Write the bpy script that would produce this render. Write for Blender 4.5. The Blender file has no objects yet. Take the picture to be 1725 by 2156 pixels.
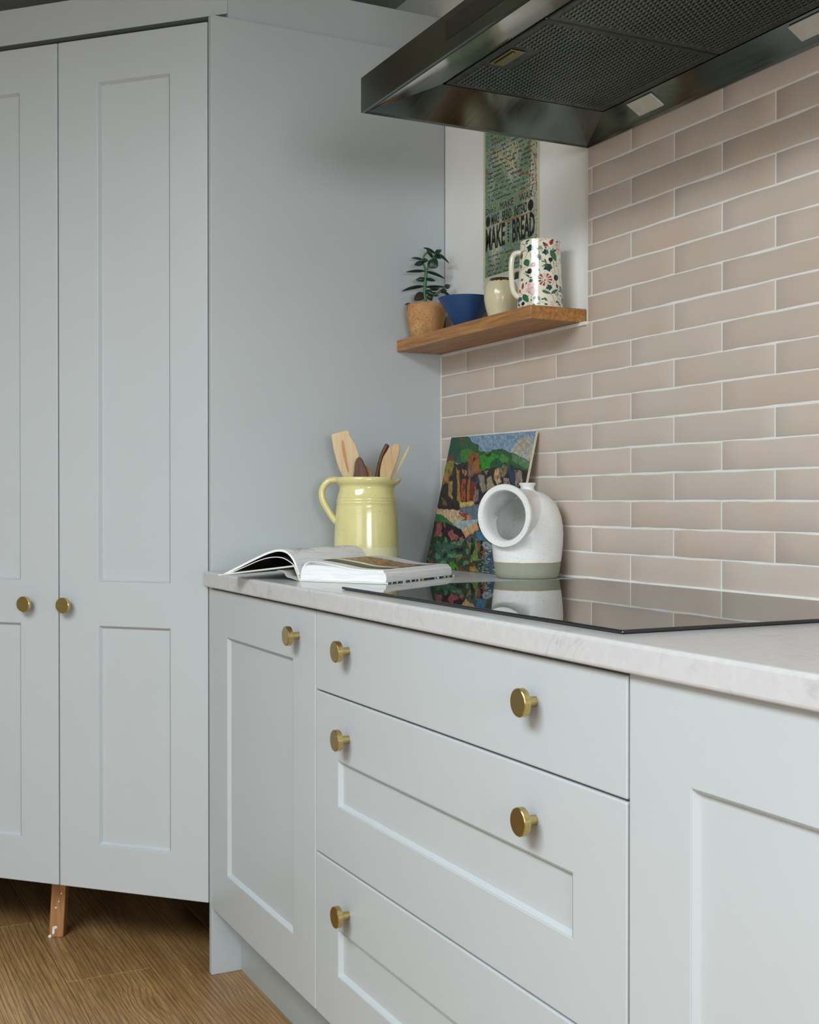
import bpy, bmesh, math, random
from mathutils import Vector, Matrix, noise
R = random.Random(7)
SC = bpy.context.scene
COL = SC.collection
PI = math.pi

# ------------------------------------------------------------------ camera
CAM = Vector((2.70512, -1.44041, 1.08366))
YAW, PITCH, FPX = 0.463446, -0.0076955, 2576.19
FW = Vector((-math.cos(YAW) * math.cos(PITCH), math.sin(YAW) * math.cos(PITCH), math.sin(PITCH)))
RT = Vector((math.sin(YAW), math.cos(YAW), 0))
UP = RT.cross(FW)
cd = bpy.data.cameras.new('camera')
cd.sensor_fit = 'HORIZONTAL'; cd.sensor_width = 36; cd.lens = FPX / 1725 * 36
cd.clip_start = 0.05
cam = bpy.data.objects.new('camera', cd); COL.objects.link(cam)
cam.matrix_world = Matrix((RT, UP, -FW)).transposed().to_4x4()
cam.location = CAM
SC.camera = cam

# ------------------------------------------------------------------ world, daylight, exposure
w = bpy.data.worlds.new('world'); SC.world = w; w.use_nodes = True
bg = w.node_tree.nodes['Background']
bg.inputs[0].default_value = (0.80, 0.91, 1.0, 1); bg.inputs[1].default_value = 1.0
SC.view_settings.view_transform = 'Standard'; SC.view_settings.look = 'None'
SC.view_settings.gamma = 1; SC.view_settings.use_curve_mapping = False
SC.view_settings.exposure = -0.1
SC.cycles.use_denoising = True
SC.cycles.max_bounces = 10; SC.cycles.diffuse_bounces = 6; SC.cycles.glossy_bounces = 6
SC.cycles.caustics_reflective = False; SC.cycles.caustics_refractive = False

# room: x -1.2 .. 4.8, y -3.8 .. 0.012, z 0 .. 2.42
XL, XR, YF, YB, ZC = -1.2, 4.8, -3.8, 0.012, 2.42
WIN1 = (-2.20, -0.80, 0.95, 1.80)     # in the right wall: y0 y1 z0 z1
WIN2 = (2.2, 4.4, 0.90, 2.00)         # in the front wall: x0 x1 z0 z1
SKY = (0.9, 3.2, -3.35, -2.0)      # roof light in the ceiling: x0 x1 y0 y1


def sky_light(name, loc, rot, sx, sy, power, color):
    l = bpy.data.lights.new(name, 'AREA'); l.shape = 'RECTANGLE'; l.size = sx; l.size_y = sy
    l.energy = power; l.color = color
    o = bpy.data.objects.new(name, l); COL.objects.link(o); o.location = loc; o.rotation_euler = rot
    return o


sky_light('daylight_right', (XR + 0.16, (WIN1[0] + WIN1[1]) / 2, (WIN1[2] + WIN1[3]) / 2), (0, PI / 2, 0),
          WIN1[3] - WIN1[2], WIN1[1] - WIN1[0], 72, (0.885, 0.955, 1.0))
sky_light('daylight_front', ((WIN2[0] + WIN2[1]) / 2, YF - 0.16, (WIN2[2] + WIN2[3]) / 2), (PI / 2, 0, 0),
          WIN2[1] - WIN2[0], WIN2[3] - WIN2[2], 22, (0.885, 0.955, 1.0))
sky_light('daylight_roof', ((SKY[0] + SKY[1]) / 2, (SKY[2] + SKY[3]) / 2, ZC + 0.11), (0, 0, 0), SKY[1] - SKY[0], SKY[3] - SKY[2], 165, (0.885, 0.955, 1.0))


# ------------------------------------------------------------------ material helpers
def lin(c):
    return tuple(((v / 255) / 12.92 if v / 255 <= 0.04045 else ((v / 255 + 0.055) / 1.055) ** 2.4) for v in c[:3]) + (1,)


class NT:
    def __init__(s, name):
        s.m = bpy.data.materials.new(name); s.m.use_nodes = True
        s.t = s.m.node_tree; s.t.nodes.clear()
        s.out = s.n('ShaderNodeOutputMaterial'); s.b = s.n('ShaderNodeBsdfPrincipled')
        s.l(s.b.outputs[0], s.out.inputs[0])

    def n(s, t, **k):
        nd = s.t.nodes.new(t)
        for a, b in k.items(): setattr(nd, a, b)
        return nd

    def l(s, a, b): s.t.links.new(a, b)

    def set(s, **k):
        for a, b in k.items(): s.b.inputs[a.replace('_', ' ')].default_value = b

    def coord(s, scale=(1, 1, 1), kind='Object', rnd=False):
        tc = s.n('ShaderNodeTexCoord'); mp = s.n('ShaderNodeMapping'); s.l(tc.outputs[kind], mp.inputs[0])
        mp.inputs['Scale'].default_value = scale
        if rnd:
            oi = s.n('ShaderNodeObjectInfo'); mu = s.n('ShaderNodeVectorMath', operation='SCALE')
            mu.inputs[0].default_value = (17.3, 9.1, 5.7); s.l(oi.outputs['Random'], mu.inputs['Scale'])
            s.l(mu.outputs[0], mp.inputs['Location'])
        return mp.outputs[0]

    def noise(s, vec, scale, detail=4, rough=0.55, dist=0.0):
        nd = s.n('ShaderNodeTexNoise'); s.l(vec, nd.inputs['Vector'])
        nd.inputs['Scale'].default_value = scale; nd.inputs['Detail'].default_value = detail
        nd.inputs['Roughness'].default_value = rough; nd.inputs['Distortion'].default_value = dist
        return nd.outputs[0]

    def ramp(s, fac, stops, interp='LINEAR'):
        r = s.n('ShaderNodeValToRGB'); e = r.color_ramp.elements; r.color_ramp.interpolation = interp
        while len(e) < len(stops): e.new(0.5)
        for el, (p, c) in zip(e, stops): el.position = p; el.color = c
        s.l(fac, r.inputs[0]); return r.outputs[0]

    def mix(s, fac, a, b, mode='MIX'):
        m = s.n('ShaderNodeMix', data_type='RGBA', blend_type=mode)
        for i, v in ((0, fac), (6, a), (7, b)):
            if hasattr(v, 'links'): s.l(v, m.inputs[i])
            else: m.inputs[i].default_value = v
        return m.outputs[2]

    def bump(s, h, strength=0.2, dist=0.001):
        b = s.n('ShaderNodeBump'); b.inputs['Strength'].default_value = strength; b.inputs['Distance'].default_value = dist
        s.l(h, b.inputs['Height']); s.l(b.outputs[0], s.b.inputs['Normal'])


def simple(name, rgb, rough=0.5, metal=0.0, var=0.06, scale=30.0, bump=0.0, bscale=200.0, spec=0.5, coat=0.0):
    k = NT(name); k.set(Roughness=rough, Metallic=metal, Specular_IOR_Level=spec, Coat_Weight=coat)
    if coat: k.set(Coat_Roughness=0.06)
    c = lin(rgb); v = k.coord(); f = k.noise(v, scale)
    lo = tuple(x * (1 - var) for x in c[:3]) + (1,); hi = tuple(min(1, x * (1 + var)) for x in c[:3]) + (1,)
    k.l(k.ramp(f, [(0.3, lo), (0.7, hi)]), k.b.inputs['Base Color'])
    if bump: k.bump(k.noise(v, bscale, 3), bump, 0.0006)
    return k.m


M = {}
M['paint'] = simple('painted_cabinet', (185, 191, 194), 0.38, var=0.012, scale=6, bump=0.05, bscale=260)
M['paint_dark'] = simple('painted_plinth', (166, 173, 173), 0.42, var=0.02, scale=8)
M['carcass'] = simple('carcass_board', (120, 126, 124), 0.6)
M['plaster'] = simple('white_plaster', (238, 238, 237), 0.85, var=0.02, scale=9, bump=0.15, bscale=160)
M['ceiling'] = simple('ceiling_paint', (182, 183, 172), 0.9, var=0.02)
M['roomwall'] = simple('room_wall_paint', (150, 147, 138), 0.9, var=0.02)
M['grout'] = simple('pale_grout', (226, 226, 222), 0.9, var=0.03, scale=60, bump=0.3, bscale=400)
M['caulk'] = simple('white_caulk', (226, 226, 222), 0.55)
M['brass'] = None
M['black_glass'] = None
M['white'] = simple('white_frame_paint', (230, 230, 228), 0.4)


def brass():
    k = NT('brushed_brass'); k.set(Metallic=1.0, Roughness=0.26)
    v = k.coord((4, 4, 900)); f = k.noise(v, 3, 3)
    k.l(k.ramp(f, [(0.3, lin((180, 157, 100))), (0.7, lin((208, 188, 128)))]), k.b.inputs['Base Color'])
    g = k.noise(k.coord(), 900, 2); k.bump(g, 0.12, 0.0003)
    return k.m


def black_glass():
    k = NT('black_hob_glass'); k.set(Base_Color=(0.006, 0.007, 0.008, 1), Roughness=0.015, IOR=1.62)
    f = k.noise(k.coord((3, 60, 1)), 6, 4)
    k.l(k.ramp(f, [(0.45, (0.010,) * 3 + (1,)), (0.8, (0.03,) * 3 + (1,))]), k.b.inputs['Roughness'])
    return k.m


def quartz():
    k = NT('white_quartz'); k.set(Roughness=0.22)
    v = k.coord(); a = k.noise(v, 5, 6, 0.6, 1.2); b = k.noise(v, 11, 5, 0.65, 0.6)
    vein = k.ramp(a, [(0.478, (0, 0, 0, 1)), (0.5, (1, 1, 1, 1)), (0.522, (0, 0, 0, 1))])
    gate = k.ramp(b, [(0.5, (0, 0, 0, 1)), (0.72, (0.5, 0.5, 0.5, 1))])
    fac = k.mix(1.0, vein, gate, 'MULTIPLY')
    base = k.ramp(k.noise(v, 70, 4), [(0.3, lin((190, 190, 192))), (0.7, lin((197, 197, 199)))])
    k.l(k.mix(fac, base, lin((138, 138, 142))), k.b.inputs['Base Color'])
    return k.m


def tile_mat():
    k = NT('pink_beige_tile'); k.set(Roughness=0.32, Specular_IOR_Level=0.5)
    oi = k.n('ShaderNodeObjectInfo'); v = k.coord(rnd=True)
    c0 = k.ramp(oi.outputs['Random'], [(0.0, lin((194, 178, 166))), (1.0, lin((203, 188, 178)))])
    n1 = k.noise(v, 9, 4)
    c1 = k.mix(k.ramp(n1, [(0.35, (0, 0, 0, 1)), (0.7, (0.5,) * 3 + (1,))]), c0, lin((194, 186, 170)))
    n2 = k.noise(v, 5, 3)
    c2 = k.mix(k.ramp(n2, [(0.5, (0, 0, 0, 1)), (0.75, (0.4,) * 3 + (1,))]), c1, lin((204, 172, 150)))
    k.l(c2, k.b.inputs['Base Color'])
    k.bump(k.noise(v, 26, 3), 0.25, 0.0015)
    return k.m


def floor_mat():
    k = NT('oak_plank'); k.set(Roughness=0.38)
    v = k.coord((1, 1, 1), rnd=True)
    # knots: sparse cells that bend the grain round them
    mp = k.n('ShaderNodeMapping'); mp.inputs['Scale'].default_value = (2.6, 6.0, 1); k.l(v, mp.inputs[0])
    vo = k.n('ShaderNodeTexVoronoi'); vo.inputs['Scale'].default_value = 1.0; k.l(mp.outputs[0], vo.inputs['Vector'])
    dist = vo.outputs['Distance']
    kn = k.ramp(dist, [(0.03, (1, 1, 1, 1)), (0.16, (0.25, 0.25, 0.25, 1)), (0.34, (0, 0, 0, 1))])
    vs = k.n('ShaderNodeMapping'); vs.inputs['Scale'].default_value = (1.6, 26, 1); k.l(v, vs.inputs[0])
    add = k.n('ShaderNodeVectorMath', operation='ADD'); k.l(vs.outputs[0], add.inputs[0])
    sc = k.n('ShaderNodeVectorMath', operation='SCALE'); k.l(kn, sc.inputs[0]); sc.inputs['Scale'].default_value = 1.6
    k.l(sc.outputs[0], add.inputs[1])
    broad = k.noise(add.outputs[0], 0.55, 3, 0.5, 0.5)
    wv = k.n('ShaderNodeTexWave', wave_type='BANDS', bands_direction='Y'); k.l(add.outputs[0], wv.inputs['Vector'])
    wv.inputs['Scale'].default_value = 1.1; wv.inputs['Distortion'].default_value = 10.0; wv.inputs['Detail'].default_value = 3
    wv.inputs['Detail Scale'].default_value = 0.6
    fine_v = k.n('ShaderNodeMapping'); fine_v.inputs['Scale'].default_value = (9, 240, 1); k.l(v, fine_v.inputs[0])
    fine = k.noise(fine_v.outputs[0], 1.4, 4, 0.6)
    c = k.ramp(broad, [(0.25, lin((134, 99, 58))), (0.5, lin((170, 131, 83))), (0.75, lin((192, 154, 104)))])
    c = k.mix(k.ramp(wv.outputs[1], [(0.0, (0.55,) * 3 + (1,)), (0.4, (0, 0, 0, 1))]), c, lin((98, 72, 42)))
    c = k.mix(k.ramp(fine, [(0.36, (0.6,) * 3 + (1,)), (0.56, (0, 0, 0, 1))]), c, lin((94, 69, 42)))
    oi = k.n('ShaderNodeObjectInfo')
    c = k.mix(k.ramp(oi.outputs['Random'], [(0, (0, 0, 0, 1)), (1, (0.35,) * 3 + (1,))]), c, lin((140, 104, 66)))
    # only some cells carry a knot
    sep = k.n('ShaderNodeSeparateColor'); k.l(vo.outputs['Color'], sep.inputs[0])
    gate = k.ramp(sep.outputs[0], [(0.40, (0, 0, 0, 1)), (0.44, (1, 1, 1, 1))])
    kf = k.mix(1.0, k.ramp(dist, [(0.02, (0.95,) * 3 + (1,)), (0.09, (0.62,) * 3 + (1,)), (0.26, (0, 0, 0, 1))]), gate, 'MULTIPLY')
    c = k.mix(kf, c, lin((66, 45, 26)))
    k.l(c, k.b.inputs['Base Color']); k.bump(fine, 0.15, 0.0006)
    return k.m


def wood(name, a, b, rough=0.5, sc=(3, 40, 40), fine=3.0):
    k = NT(name); k.set(Roughness=rough); v = k.coord(sc, rnd=True)
    n1 = k.noise(v, fine, 5, 0.6, 0.6)
    k.l(k.ramp(n1, [(0.3, lin(a)), (0.7, lin(b))]), k.b.inputs['Base Color']); k.bump(n1, 0.12, 0.0006)
    return k.m


def steel(name, col, rough, streak=(2, 60, 2)):
    k = NT(name); k.set(Metallic=1.0)
    v = k.coord(streak); f = k.noise(v, 3, 4); g = k.noise(k.coord(), 4, 4, 0.6)
    c = lin(col)
    k.l(k.ramp(g, [(0.35, tuple(x * 0.8 for x in c[:3]) + (1,)), (0.7, tuple(min(1, x * 1.15) for x in c[:3]) + (1,))]), k.b.inputs['Base Color'])
    k.l(k.ramp(f, [(0.3, (rough * 0.75,) * 3 + (1,)), (0.7, (rough * 1.3,) * 3 + (1,))]), k.b.inputs['Roughness'])
    return k.m


def vcol(name, rough=0.5, spec=0.4, coat=0.0):
    k = NT(name); k.set(Roughness=rough, Specular_IOR_Level=spec, Coat_Weight=coat)
    a = k.n('ShaderNodeVertexColor', layer_name='Col'); k.l(a.outputs[0], k.b.inputs['Base Color'])
    return k.m


M['brass'] = brass(); M['black_glass'] = black_glass(); M['quartz'] = quartz(); M['tile'] = tile_mat(); M['oak'] = floor_mat()
M['shelf'] = wood('oiled_shelf_oak', (132, 84, 40), (192, 138, 78), 0.42, (2.2, 45, 45))
M['block'] = wood('worn_timber', (142, 96, 56), (184, 134, 84), 0.6, (40, 40, 3))
M['hood'] = steel('dark_brushed_steel', (112, 121, 118), 0.15)
M['filter'] = steel('filter_steel', (74, 82, 79), 0.36, (20, 20, 20))
M['emboss_glint'] = steel('emboss_glint_steel', (104, 114, 110), 0.22, (20, 20, 20))  # the filter's steel again, lightened to paint glints onto the bumps
M['hood_lamp'] = simple('frosted_lamp_lens', (196, 198, 192), 0.5)
M['print_ink'] = simple('black_ink', (26, 25, 22), 0.7)
M['vc_gloss'] = vcol('printed_glaze', 0.12, 0.5, 0.4)
M['vc_oil'] = vcol('oil_paint', 0.5, 0.35)
M['vc_paper'] = vcol('printed_paper', 0.45)


# ------------------------------------------------------------------ geometry helpers
def thing(name, label, cat, loc=(0, 0, 0), group=None):
    o = bpy.data.objects.new(name, None); COL.objects.link(o); o.location = loc
    o.empty_display_size = 0.05
    o['label'] = label; o['category'] = cat
    if group: o['group'] = group
    return o


def wloc(o):
    v = Vector((0, 0, 0))
    while o: v += o.location; o = o.parent
    return v


def obj(name, bm, mat, parent=None, smooth=False, bevel=0.0, seg=2, label=None, origin=None, angle=0.6):
    """bm holds world coordinates; the object hangs in its parent's frame"""
    me = bpy.data.meshes.new(name)
    off = wloc(parent) if parent else Vector(origin or (0, 0, 0))
    bmesh.ops.translate(bm, verts=bm.verts, vec=-off)
    bmesh.ops.recalc_face_normals(bm, faces=bm.faces)
    bm.to_mesh(me); bm.free()
    for m in (mat if isinstance(mat, (list, tuple)) else [mat]): me.materials.append(m)
    if smooth:
        for p in me.polygons: p.use_smooth = True
        try: me.set_sharp_from_angle(angle=smooth if smooth is not True else 0.7)
        except Exception: pass
    o = bpy.data.objects.new(name, me); COL.objects.link(o)
    if parent: o.parent = parent
    else: o.location = off
    if bevel:
        b = o.modifiers.new('bevel', 'BEVEL'); b.width = bevel; b.segments = seg; b.limit_method = 'ANGLE'; b.angle_limit = angle
        b.harden_normals = False
    if label: o['label'] = label
    return o


def struct(name, bm, mat, **k):
    o = obj(name, bm, mat, **k); o['kind'] = 'structure'; return o


def tag(o, label, cat, group=None):
    o['label'] = label; o['category'] = cat
    if group: o['group'] = group
    return o


def bx(bm, x0, x1, y0, y1, z0, z1):
    v = [bm.verts.new(p) for p in ((x0, y0, z0), (x1, y0, z0), (x1, y1, z0), (x0, y1, z0), (x0, y0, z1), (x1, y0, z1), (x1, y1, z1), (x0, y1, z1))]
    for f in ((0, 1, 2, 3), (4, 5, 6, 7), (0, 1, 5, 4), (1, 2, 6, 5), (2, 3, 7, 6), (3, 0, 4, 7)): bm.faces.new([v[i] for i in f])
    return bm


def box(*a): return bx(bmesh.new(), *a)


def lathe(bm, prof, base, axis=Vector((0, 0, 1)), seg=48, closed=False, mod=None):
    """prof: (r, h) along axis from base; mod(theta, r, h) -> r, h"""
    axis = Vector(axis).normalized(); base = Vector(base)
    a = axis.cross(Vector((0, 0, 1)) if abs(axis.z) < 0.9 else Vector((1, 0, 0))).normalized()
    b = axis.cross(a)
    if abs(axis.z) > 0.9: a, b = Vector((1, 0, 0)), Vector((0, 1, 0))
    rings = []
    for r, h in prof:
        if r < 1e-6: rings.append([bm.verts.new(base + axis * h)]); continue
        ring = []
        for i in range(seg):
            t = 2 * PI * i / seg; rr, hh = mod(t, r, h) if mod else (r, h)
            ring.append(bm.verts.new(base + axis * hh + (a * math.cos(t) + b * math.sin(t)) * rr))
        rings.append(ring)
    if closed: rings.append(rings[0])
    for p, q in zip(rings, rings[1:]):
        for i in range(seg):
            j = (i + 1) % seg
            f = [p[i % len(p)], p[j % len(p)], q[j % len(q)], q[i % len(q)]]
            u = []
            for x in f:
                if x not in u: u.append(x)
            if len(u) > 2: bm.faces.new(u)
    if not closed:
        for e in (rings[0], rings[-1]):
            if len(e) > 2: bm.faces.new(e)
    return bm


def catmull(pts, n=6):
    pts = [Vector(p) for p in pts]; P = [2 * pts[0] - pts[1]] + pts + [2 * pts[-1] - pts[-2]]
    out = []
    for i in range(1, len(P) - 2):
        a, b, c, d = P[i - 1:i + 3]
        for k in range(n):
            t = k / n
            out.append(0.5 * ((2 * b) + (c - a) * t + (2 * a - 5 * b + 4 * c - d) * t * t + (3 * b - a - 3 * c + d) * t ** 3))
    out.append(pts[-1]); return out


def tube(bm, path, rad, seg=10, flat=None):
    """rad: number or list; flat: (normal vector, factor) squashes the section along a direction"""
    path = [Vector(p) for p in path]; n = len(path); rings = []
    prev = None
    for i, p in enumerate(path):
        t = (path[min(i + 1, n - 1)] - path[max(i - 1, 0)]).normalized()
        ref = flat[0] if flat else (prev if prev else (Vector((0, 0, 1)) if abs(t.z) < 0.9 else Vector((1, 0, 0))))
        a = (ref - t * ref.dot(t)).normalized(); b = t.cross(a); prev = a
        r = rad[i] if isinstance(rad, (list, tuple)) else rad
        fl = flat[1] if flat else 1
        rings.append([bm.verts.new(p + a * math.cos(2 * PI * k / seg) * r * fl + b * math.sin(2 * PI * k / seg) * r) for k in range(seg)])
    for p, q in zip(rings, rings[1:]):
        for k in range(seg): bm.faces.new((p[k], p[(k + 1) % seg], q[(k + 1) % seg], q[k]))
    bm.faces.new(rings[0]); bm.faces.new(rings[-1])
    return bm


def prism(bm, pts, vec):
    a = [bm.verts.new(p) for p in pts]; b = [bm.verts.new(Vector(p) + vec) for p in pts]
    bm.faces.new(a); bm.faces.new(b[::-1])
    for i in range(len(a)):
        j = (i + 1) % len(a); bm.faces.new((a[i], a[j], b[j], b[i]))
    return bm


def hit(px, py, depth):
    """the point at a given distance along the view axis that the photograph shows at px, py (used to measure sizes)"""
    d = FW + RT * ((px - 862.5) / FPX) - UP * ((py - 1078) / FPX)
    return CAM + d * depth


# ------------------------------------------------------------------ room shell
bm = bmesh.new(); bx(bm, XL - 0.15, XR + 0.15, YF - 0.15, YB + 0.15, -0.12, -0.012)
FLOOR = struct('floor', bm, M['block'])
# oak planks, each a piece of its own: rows of 0.195 m, long side along x
rowy0 = -0.7072 + 0.195 * 4
plank_mesh = {}


def plank(x0, x1, y0, y1):
    L, W = round(x1 - x0, 4), round(y1 - y0, 4)
    if (L, W) not in plank_mesh:
        b = bmesh.new(); g = 0.0006; c = 0.0016
        lo = [b.verts.new(p) for p in ((-L / 2 + g, -W / 2 + g, -0.012), (L / 2 - g, -W / 2 + g, -0.012), (L / 2 - g, W / 2 - g, -0.012), (-L / 2 + g, W / 2 - g, -0.012))]
        mi = [b.verts.new((v.co.x, v.co.y, -0.0012)) for v in lo]
        hi = [b.verts.new((math.copysign(abs(v.co.x) - c, v.co.x), math.copysign(abs(v.co.y) - c, v.co.y), 0)) for v in lo]
        for p, q in ((lo, mi), (mi, hi)):
            for i in range(4): b.faces.new((p[i], p[(i + 1) % 4], q[(i + 1) % 4], q[i]))
        b.faces.new(hi); b.faces.new(lo[::-1])
        bmesh.ops.recalc_face_normals(b, faces=b.faces)
        me = bpy.data.meshes.new('plank'); b.to_mesh(me); b.free(); me.materials.append(M['oak']); plank_mesh[(L, W)] = me
    o = bpy.data.objects.new('plank', plank_mesh[(L, W)]); COL.objects.link(o); o.parent = FLOOR
    o.location = ((x0 + x1) / 2, (y0 + y1) / 2, 0)


joint_off = {4: -0.107, 5: -0.549, 3: -0.86, 6: -1.0}
row = 0; y = rowy0
while y > YF:
    y1 = min(y, YB); y0 = max(y - 0.195, YF)
    if y1 > y0 + 0.02:
        off = joint_off.get(row, -1.0 + R.random() * 1.1)
        x = off - 1.26 * 2
        while x < XR:
            a, b_ = max(x, XL), min(x + 1.26, XR)
            if b_ > a + 0.03: plank(a, b_, y0, y1)
            x += 1.26
    y -= 0.195; row += 1

bm = bmesh.new()
for (p, q, r_, s_) in ((XL - .15, SKY[0], YF - .15, YB + .15), (SKY[1], XR + .15, YF - .15, YB + .15), (SKY[0], SKY[1], YF - .15, SKY[2]), (SKY[0], SKY[1], SKY[3], YB + .15)):
    bx(bm, p, q, r_, s_, ZC, ZC + 0.1)
struct('ceiling', bm, M['ceiling'])
bm = bmesh.new(); xm_ = (SKY[0] + SKY[1]) / 2
for (p, q, r_, s_) in ((SKY[0], SKY[0] + .05, SKY[2], SKY[3]), (SKY[1] - .05, SKY[1], SKY[2], SKY[3]), (xm_ - .03, xm_ + .03, SKY[2], SKY[3]), (SKY[0], SKY[1], SKY[2], SKY[2] + .05), (SKY[0], SKY[1], SKY[3] - .05, SKY[3])):
    bx(bm, p, q, r_, s_, ZC + 0.04, ZC + 0.09)
struct('window_3', bm, M['white'])
WALLB = struct('wall_back', box(XL - 0.15, XR + 0.15, YB, YB + 0.15, 0, ZC), M['plaster'])
struct('wall_left', box(XL - 0.15, XL, YF, YB, 0, ZC), M['roomwall'])


def wall_with_hole(name, fixed0, fixed1, a0, a1, hole, axis):
    h0, h1, z0, z1 = hole; bm = bmesh.new()
    for (p, q, r, s) in ((a0, h0, 0, ZC), (h1, a1, 0, ZC), (h0, h1, 0, z0), (h0, h1, z1, ZC)):
        if axis == 'y': bx(bm, fixed0, fixed1, p, q, r, s)
        else: bx(bm, p, q, fixed0, fixed1, r, s)
    return struct(name, bm, M['roomwall'])


wall_with_hole('wall_right', XR, XR + 0.15, YF, YB, WIN1, 'y')
wall_with_hole('wall_front', YF - 0.15, YF, XL, XR, WIN2, 'x')
# window frames
bm = bmesh.new(); h0, h1, z0, z1 = WIN1
for (p, q, r, s) in ((h0, h0 + .05, z0, z1), (h1 - .05, h1, z0, z1), (h0, h1, z0, z0 + .05), (h0, h1, z1 - .05, z1), ((h0 + h1) / 2 - .03, (h0 + h1) / 2 + .03, z0, z1)):
    bx(bm, XR + 0.03, XR + 0.09, p, q, r, s)
struct('window_1', bm, M['white'])
bm = bmesh.new(); h0, h1, z0, z1 = WIN2
for (p, q, r, s) in ((h0, h0 + .06, z0, z1), (h1 - .06, h1, z0, z1), (h0, h1, z0, z0 + .06), (h0, h1, z1 - .06, z1), (h0 + .77, h0 + .83, z0, z1), (h0 + 1.57, h0 + 1.63, z0, z1)):
    bx(bm, p, q, YF - 0.09, YF - 0.03, r, s)
struct('window_2', bm, M['white'])

# ------------------------------------------------------------------ tiled part of the back wall
KT = 0.927                     # worktop surface
ROW, ZROW, HALF, XT0 = 0.052, 1.0868, 0.13028, 0.12748
NX, NZ = 0.6335, 1.4508        # plaster niche: no tiles left of NX above NZ
TX1, TZ1 = 2.35, ZROW + 14 * ROW
bm = bmesh.new(); bx(bm, 0.0005, TX1, 0.0010, YB, 0.88, NZ - 0.0005); bx(bm, NX, TX1, 0.0010, YB, NZ - 0.0005, 1.95)
o = obj('grout_bed', bm, M['grout'], WALLB)


def tile_bm(L, H, seed, n=6):
    rr = random.Random(seed); b = bmesh.new()
    wob = lambda: rr.uniform(-0.0010, 0.0010)
    top = [(-L / 2 + L * i / n, H / 2 + wob()) for i in range(n + 1)]; bot = [(L / 2 - L * i / n, -H / 2 + wob()) for i in range(n + 1)]
    ring = top + bot
    cz = rr.uniform(-0.0002, 0.0002); tl = rr.uniform(-0.00025, 0.00025)
    outer = [b.verts.new((x, 0.0026, z)) for x, z in ring]
    mid = [b.verts.new((x, 0.0004 + cz, z)) for x, z in ring]
    inner = [b.verts.new((x * (1 - 0.0014 / (L / 2)) if L > .02 else x * .8, -0.0004 + cz + tl * x / L * 2 + (0.0001 if abs(abs(x) - L / 2) < 1e-6 else 0), z * (1 - 0.0016 / (H / 2)))) for x, z in ring]
    m = len(ring)
    for p, q in ((outer, mid), (mid, inner)):
        for i in range(m): b.faces.new((p[i], p[(i + 1) % m], q[(i + 1) % m], q[i]))
    for i in range(n): b.faces.new((inner[i], inner[i + 1], inner[2 * n - i], inner[2 * n + 1 - i]))
    bmesh.ops.recalc_face_normals(b, faces=b.faces)
    me = bpy.data.meshes.new('tile'); b.to_mesh(me); b.free(); me.materials.append(M['tile'])
    for p in me.polygons: p.use_smooth = True
    try: me.set_sharp_from_angle(angle=0.9)
    except Exception: pass
    return me


GX, GZ = 0.0034, 0.0036
full_tiles = [tile_bm(2 * HALF - GX, ROW - GZ, s) for s in range(10)]
cut_cache = {}
for k in range(-4, 15):
    z0, z1 = ZROW + k * ROW, ZROW + (k + 1) * ROW
    z0 = max(z0, KT - 0.004)
    if z1 - z0 < 0.006 or z0 > 1.83: continue
    xs0 = NX if z0 > NZ - 0.01 else 0.0
    # row 6 starts with a full-length joint at x = XT0 ; alternate by half a tile
    start = XT0 + (0 if (k % 2) else HALF) - 2 * HALF * 2
    if k == 6: start = XT0 - 4 * HALF
    start = XT0 - 4 * HALF + (0 if k % 2 == 0 else HALF)
    x = start
    while x < TX1:
        a, b_ = max(x, xs0), min(x + 2 * HALF, TX1); x += 2 * HALF
        if b_ - a < 0.008: continue
        if b_ - a > 2 * HALF - 1e-4 and z1 - z0 > ROW - 1e-4: me = full_tiles[R.randrange(10)]
        else:
            key = (round(b_ - a, 4), round(z1 - z0, 4))
            if key not in cut_cache: cut_cache[key] = tile_bm(b_ - a - GX, z1 - z0 - GZ, len(cut_cache) + 50, 4)
            me = cut_cache[key]
        o = bpy.data.objects.new('tile', me); COL.objects.link(o); o.parent = WALLB
        o.location = ((a + b_) / 2, 0.0005, (z0 + z1) / 2)
bm = bmesh.new(); bx(bm, 0.001, NX, -0.0050, YB, NZ - 0.0050, NZ + 0.0025)
obj('caulk_line', bm, M['caulk'], WALLB, bevel=0.001)
bm = bmesh.new(); bx(bm, 0.001, TX1, -0.003, 0.004, KT, KT + 0.0045)
obj('caulk_line', bm, M['caulk'], WALLB, bevel=0.001)

bm = bmesh.new(); bx(bm, 0.0006, 0.0028, -0.0028, 0.003, KT, NZ)
obj('caulk_line', bm, M['caulk'], WALLB)

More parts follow.
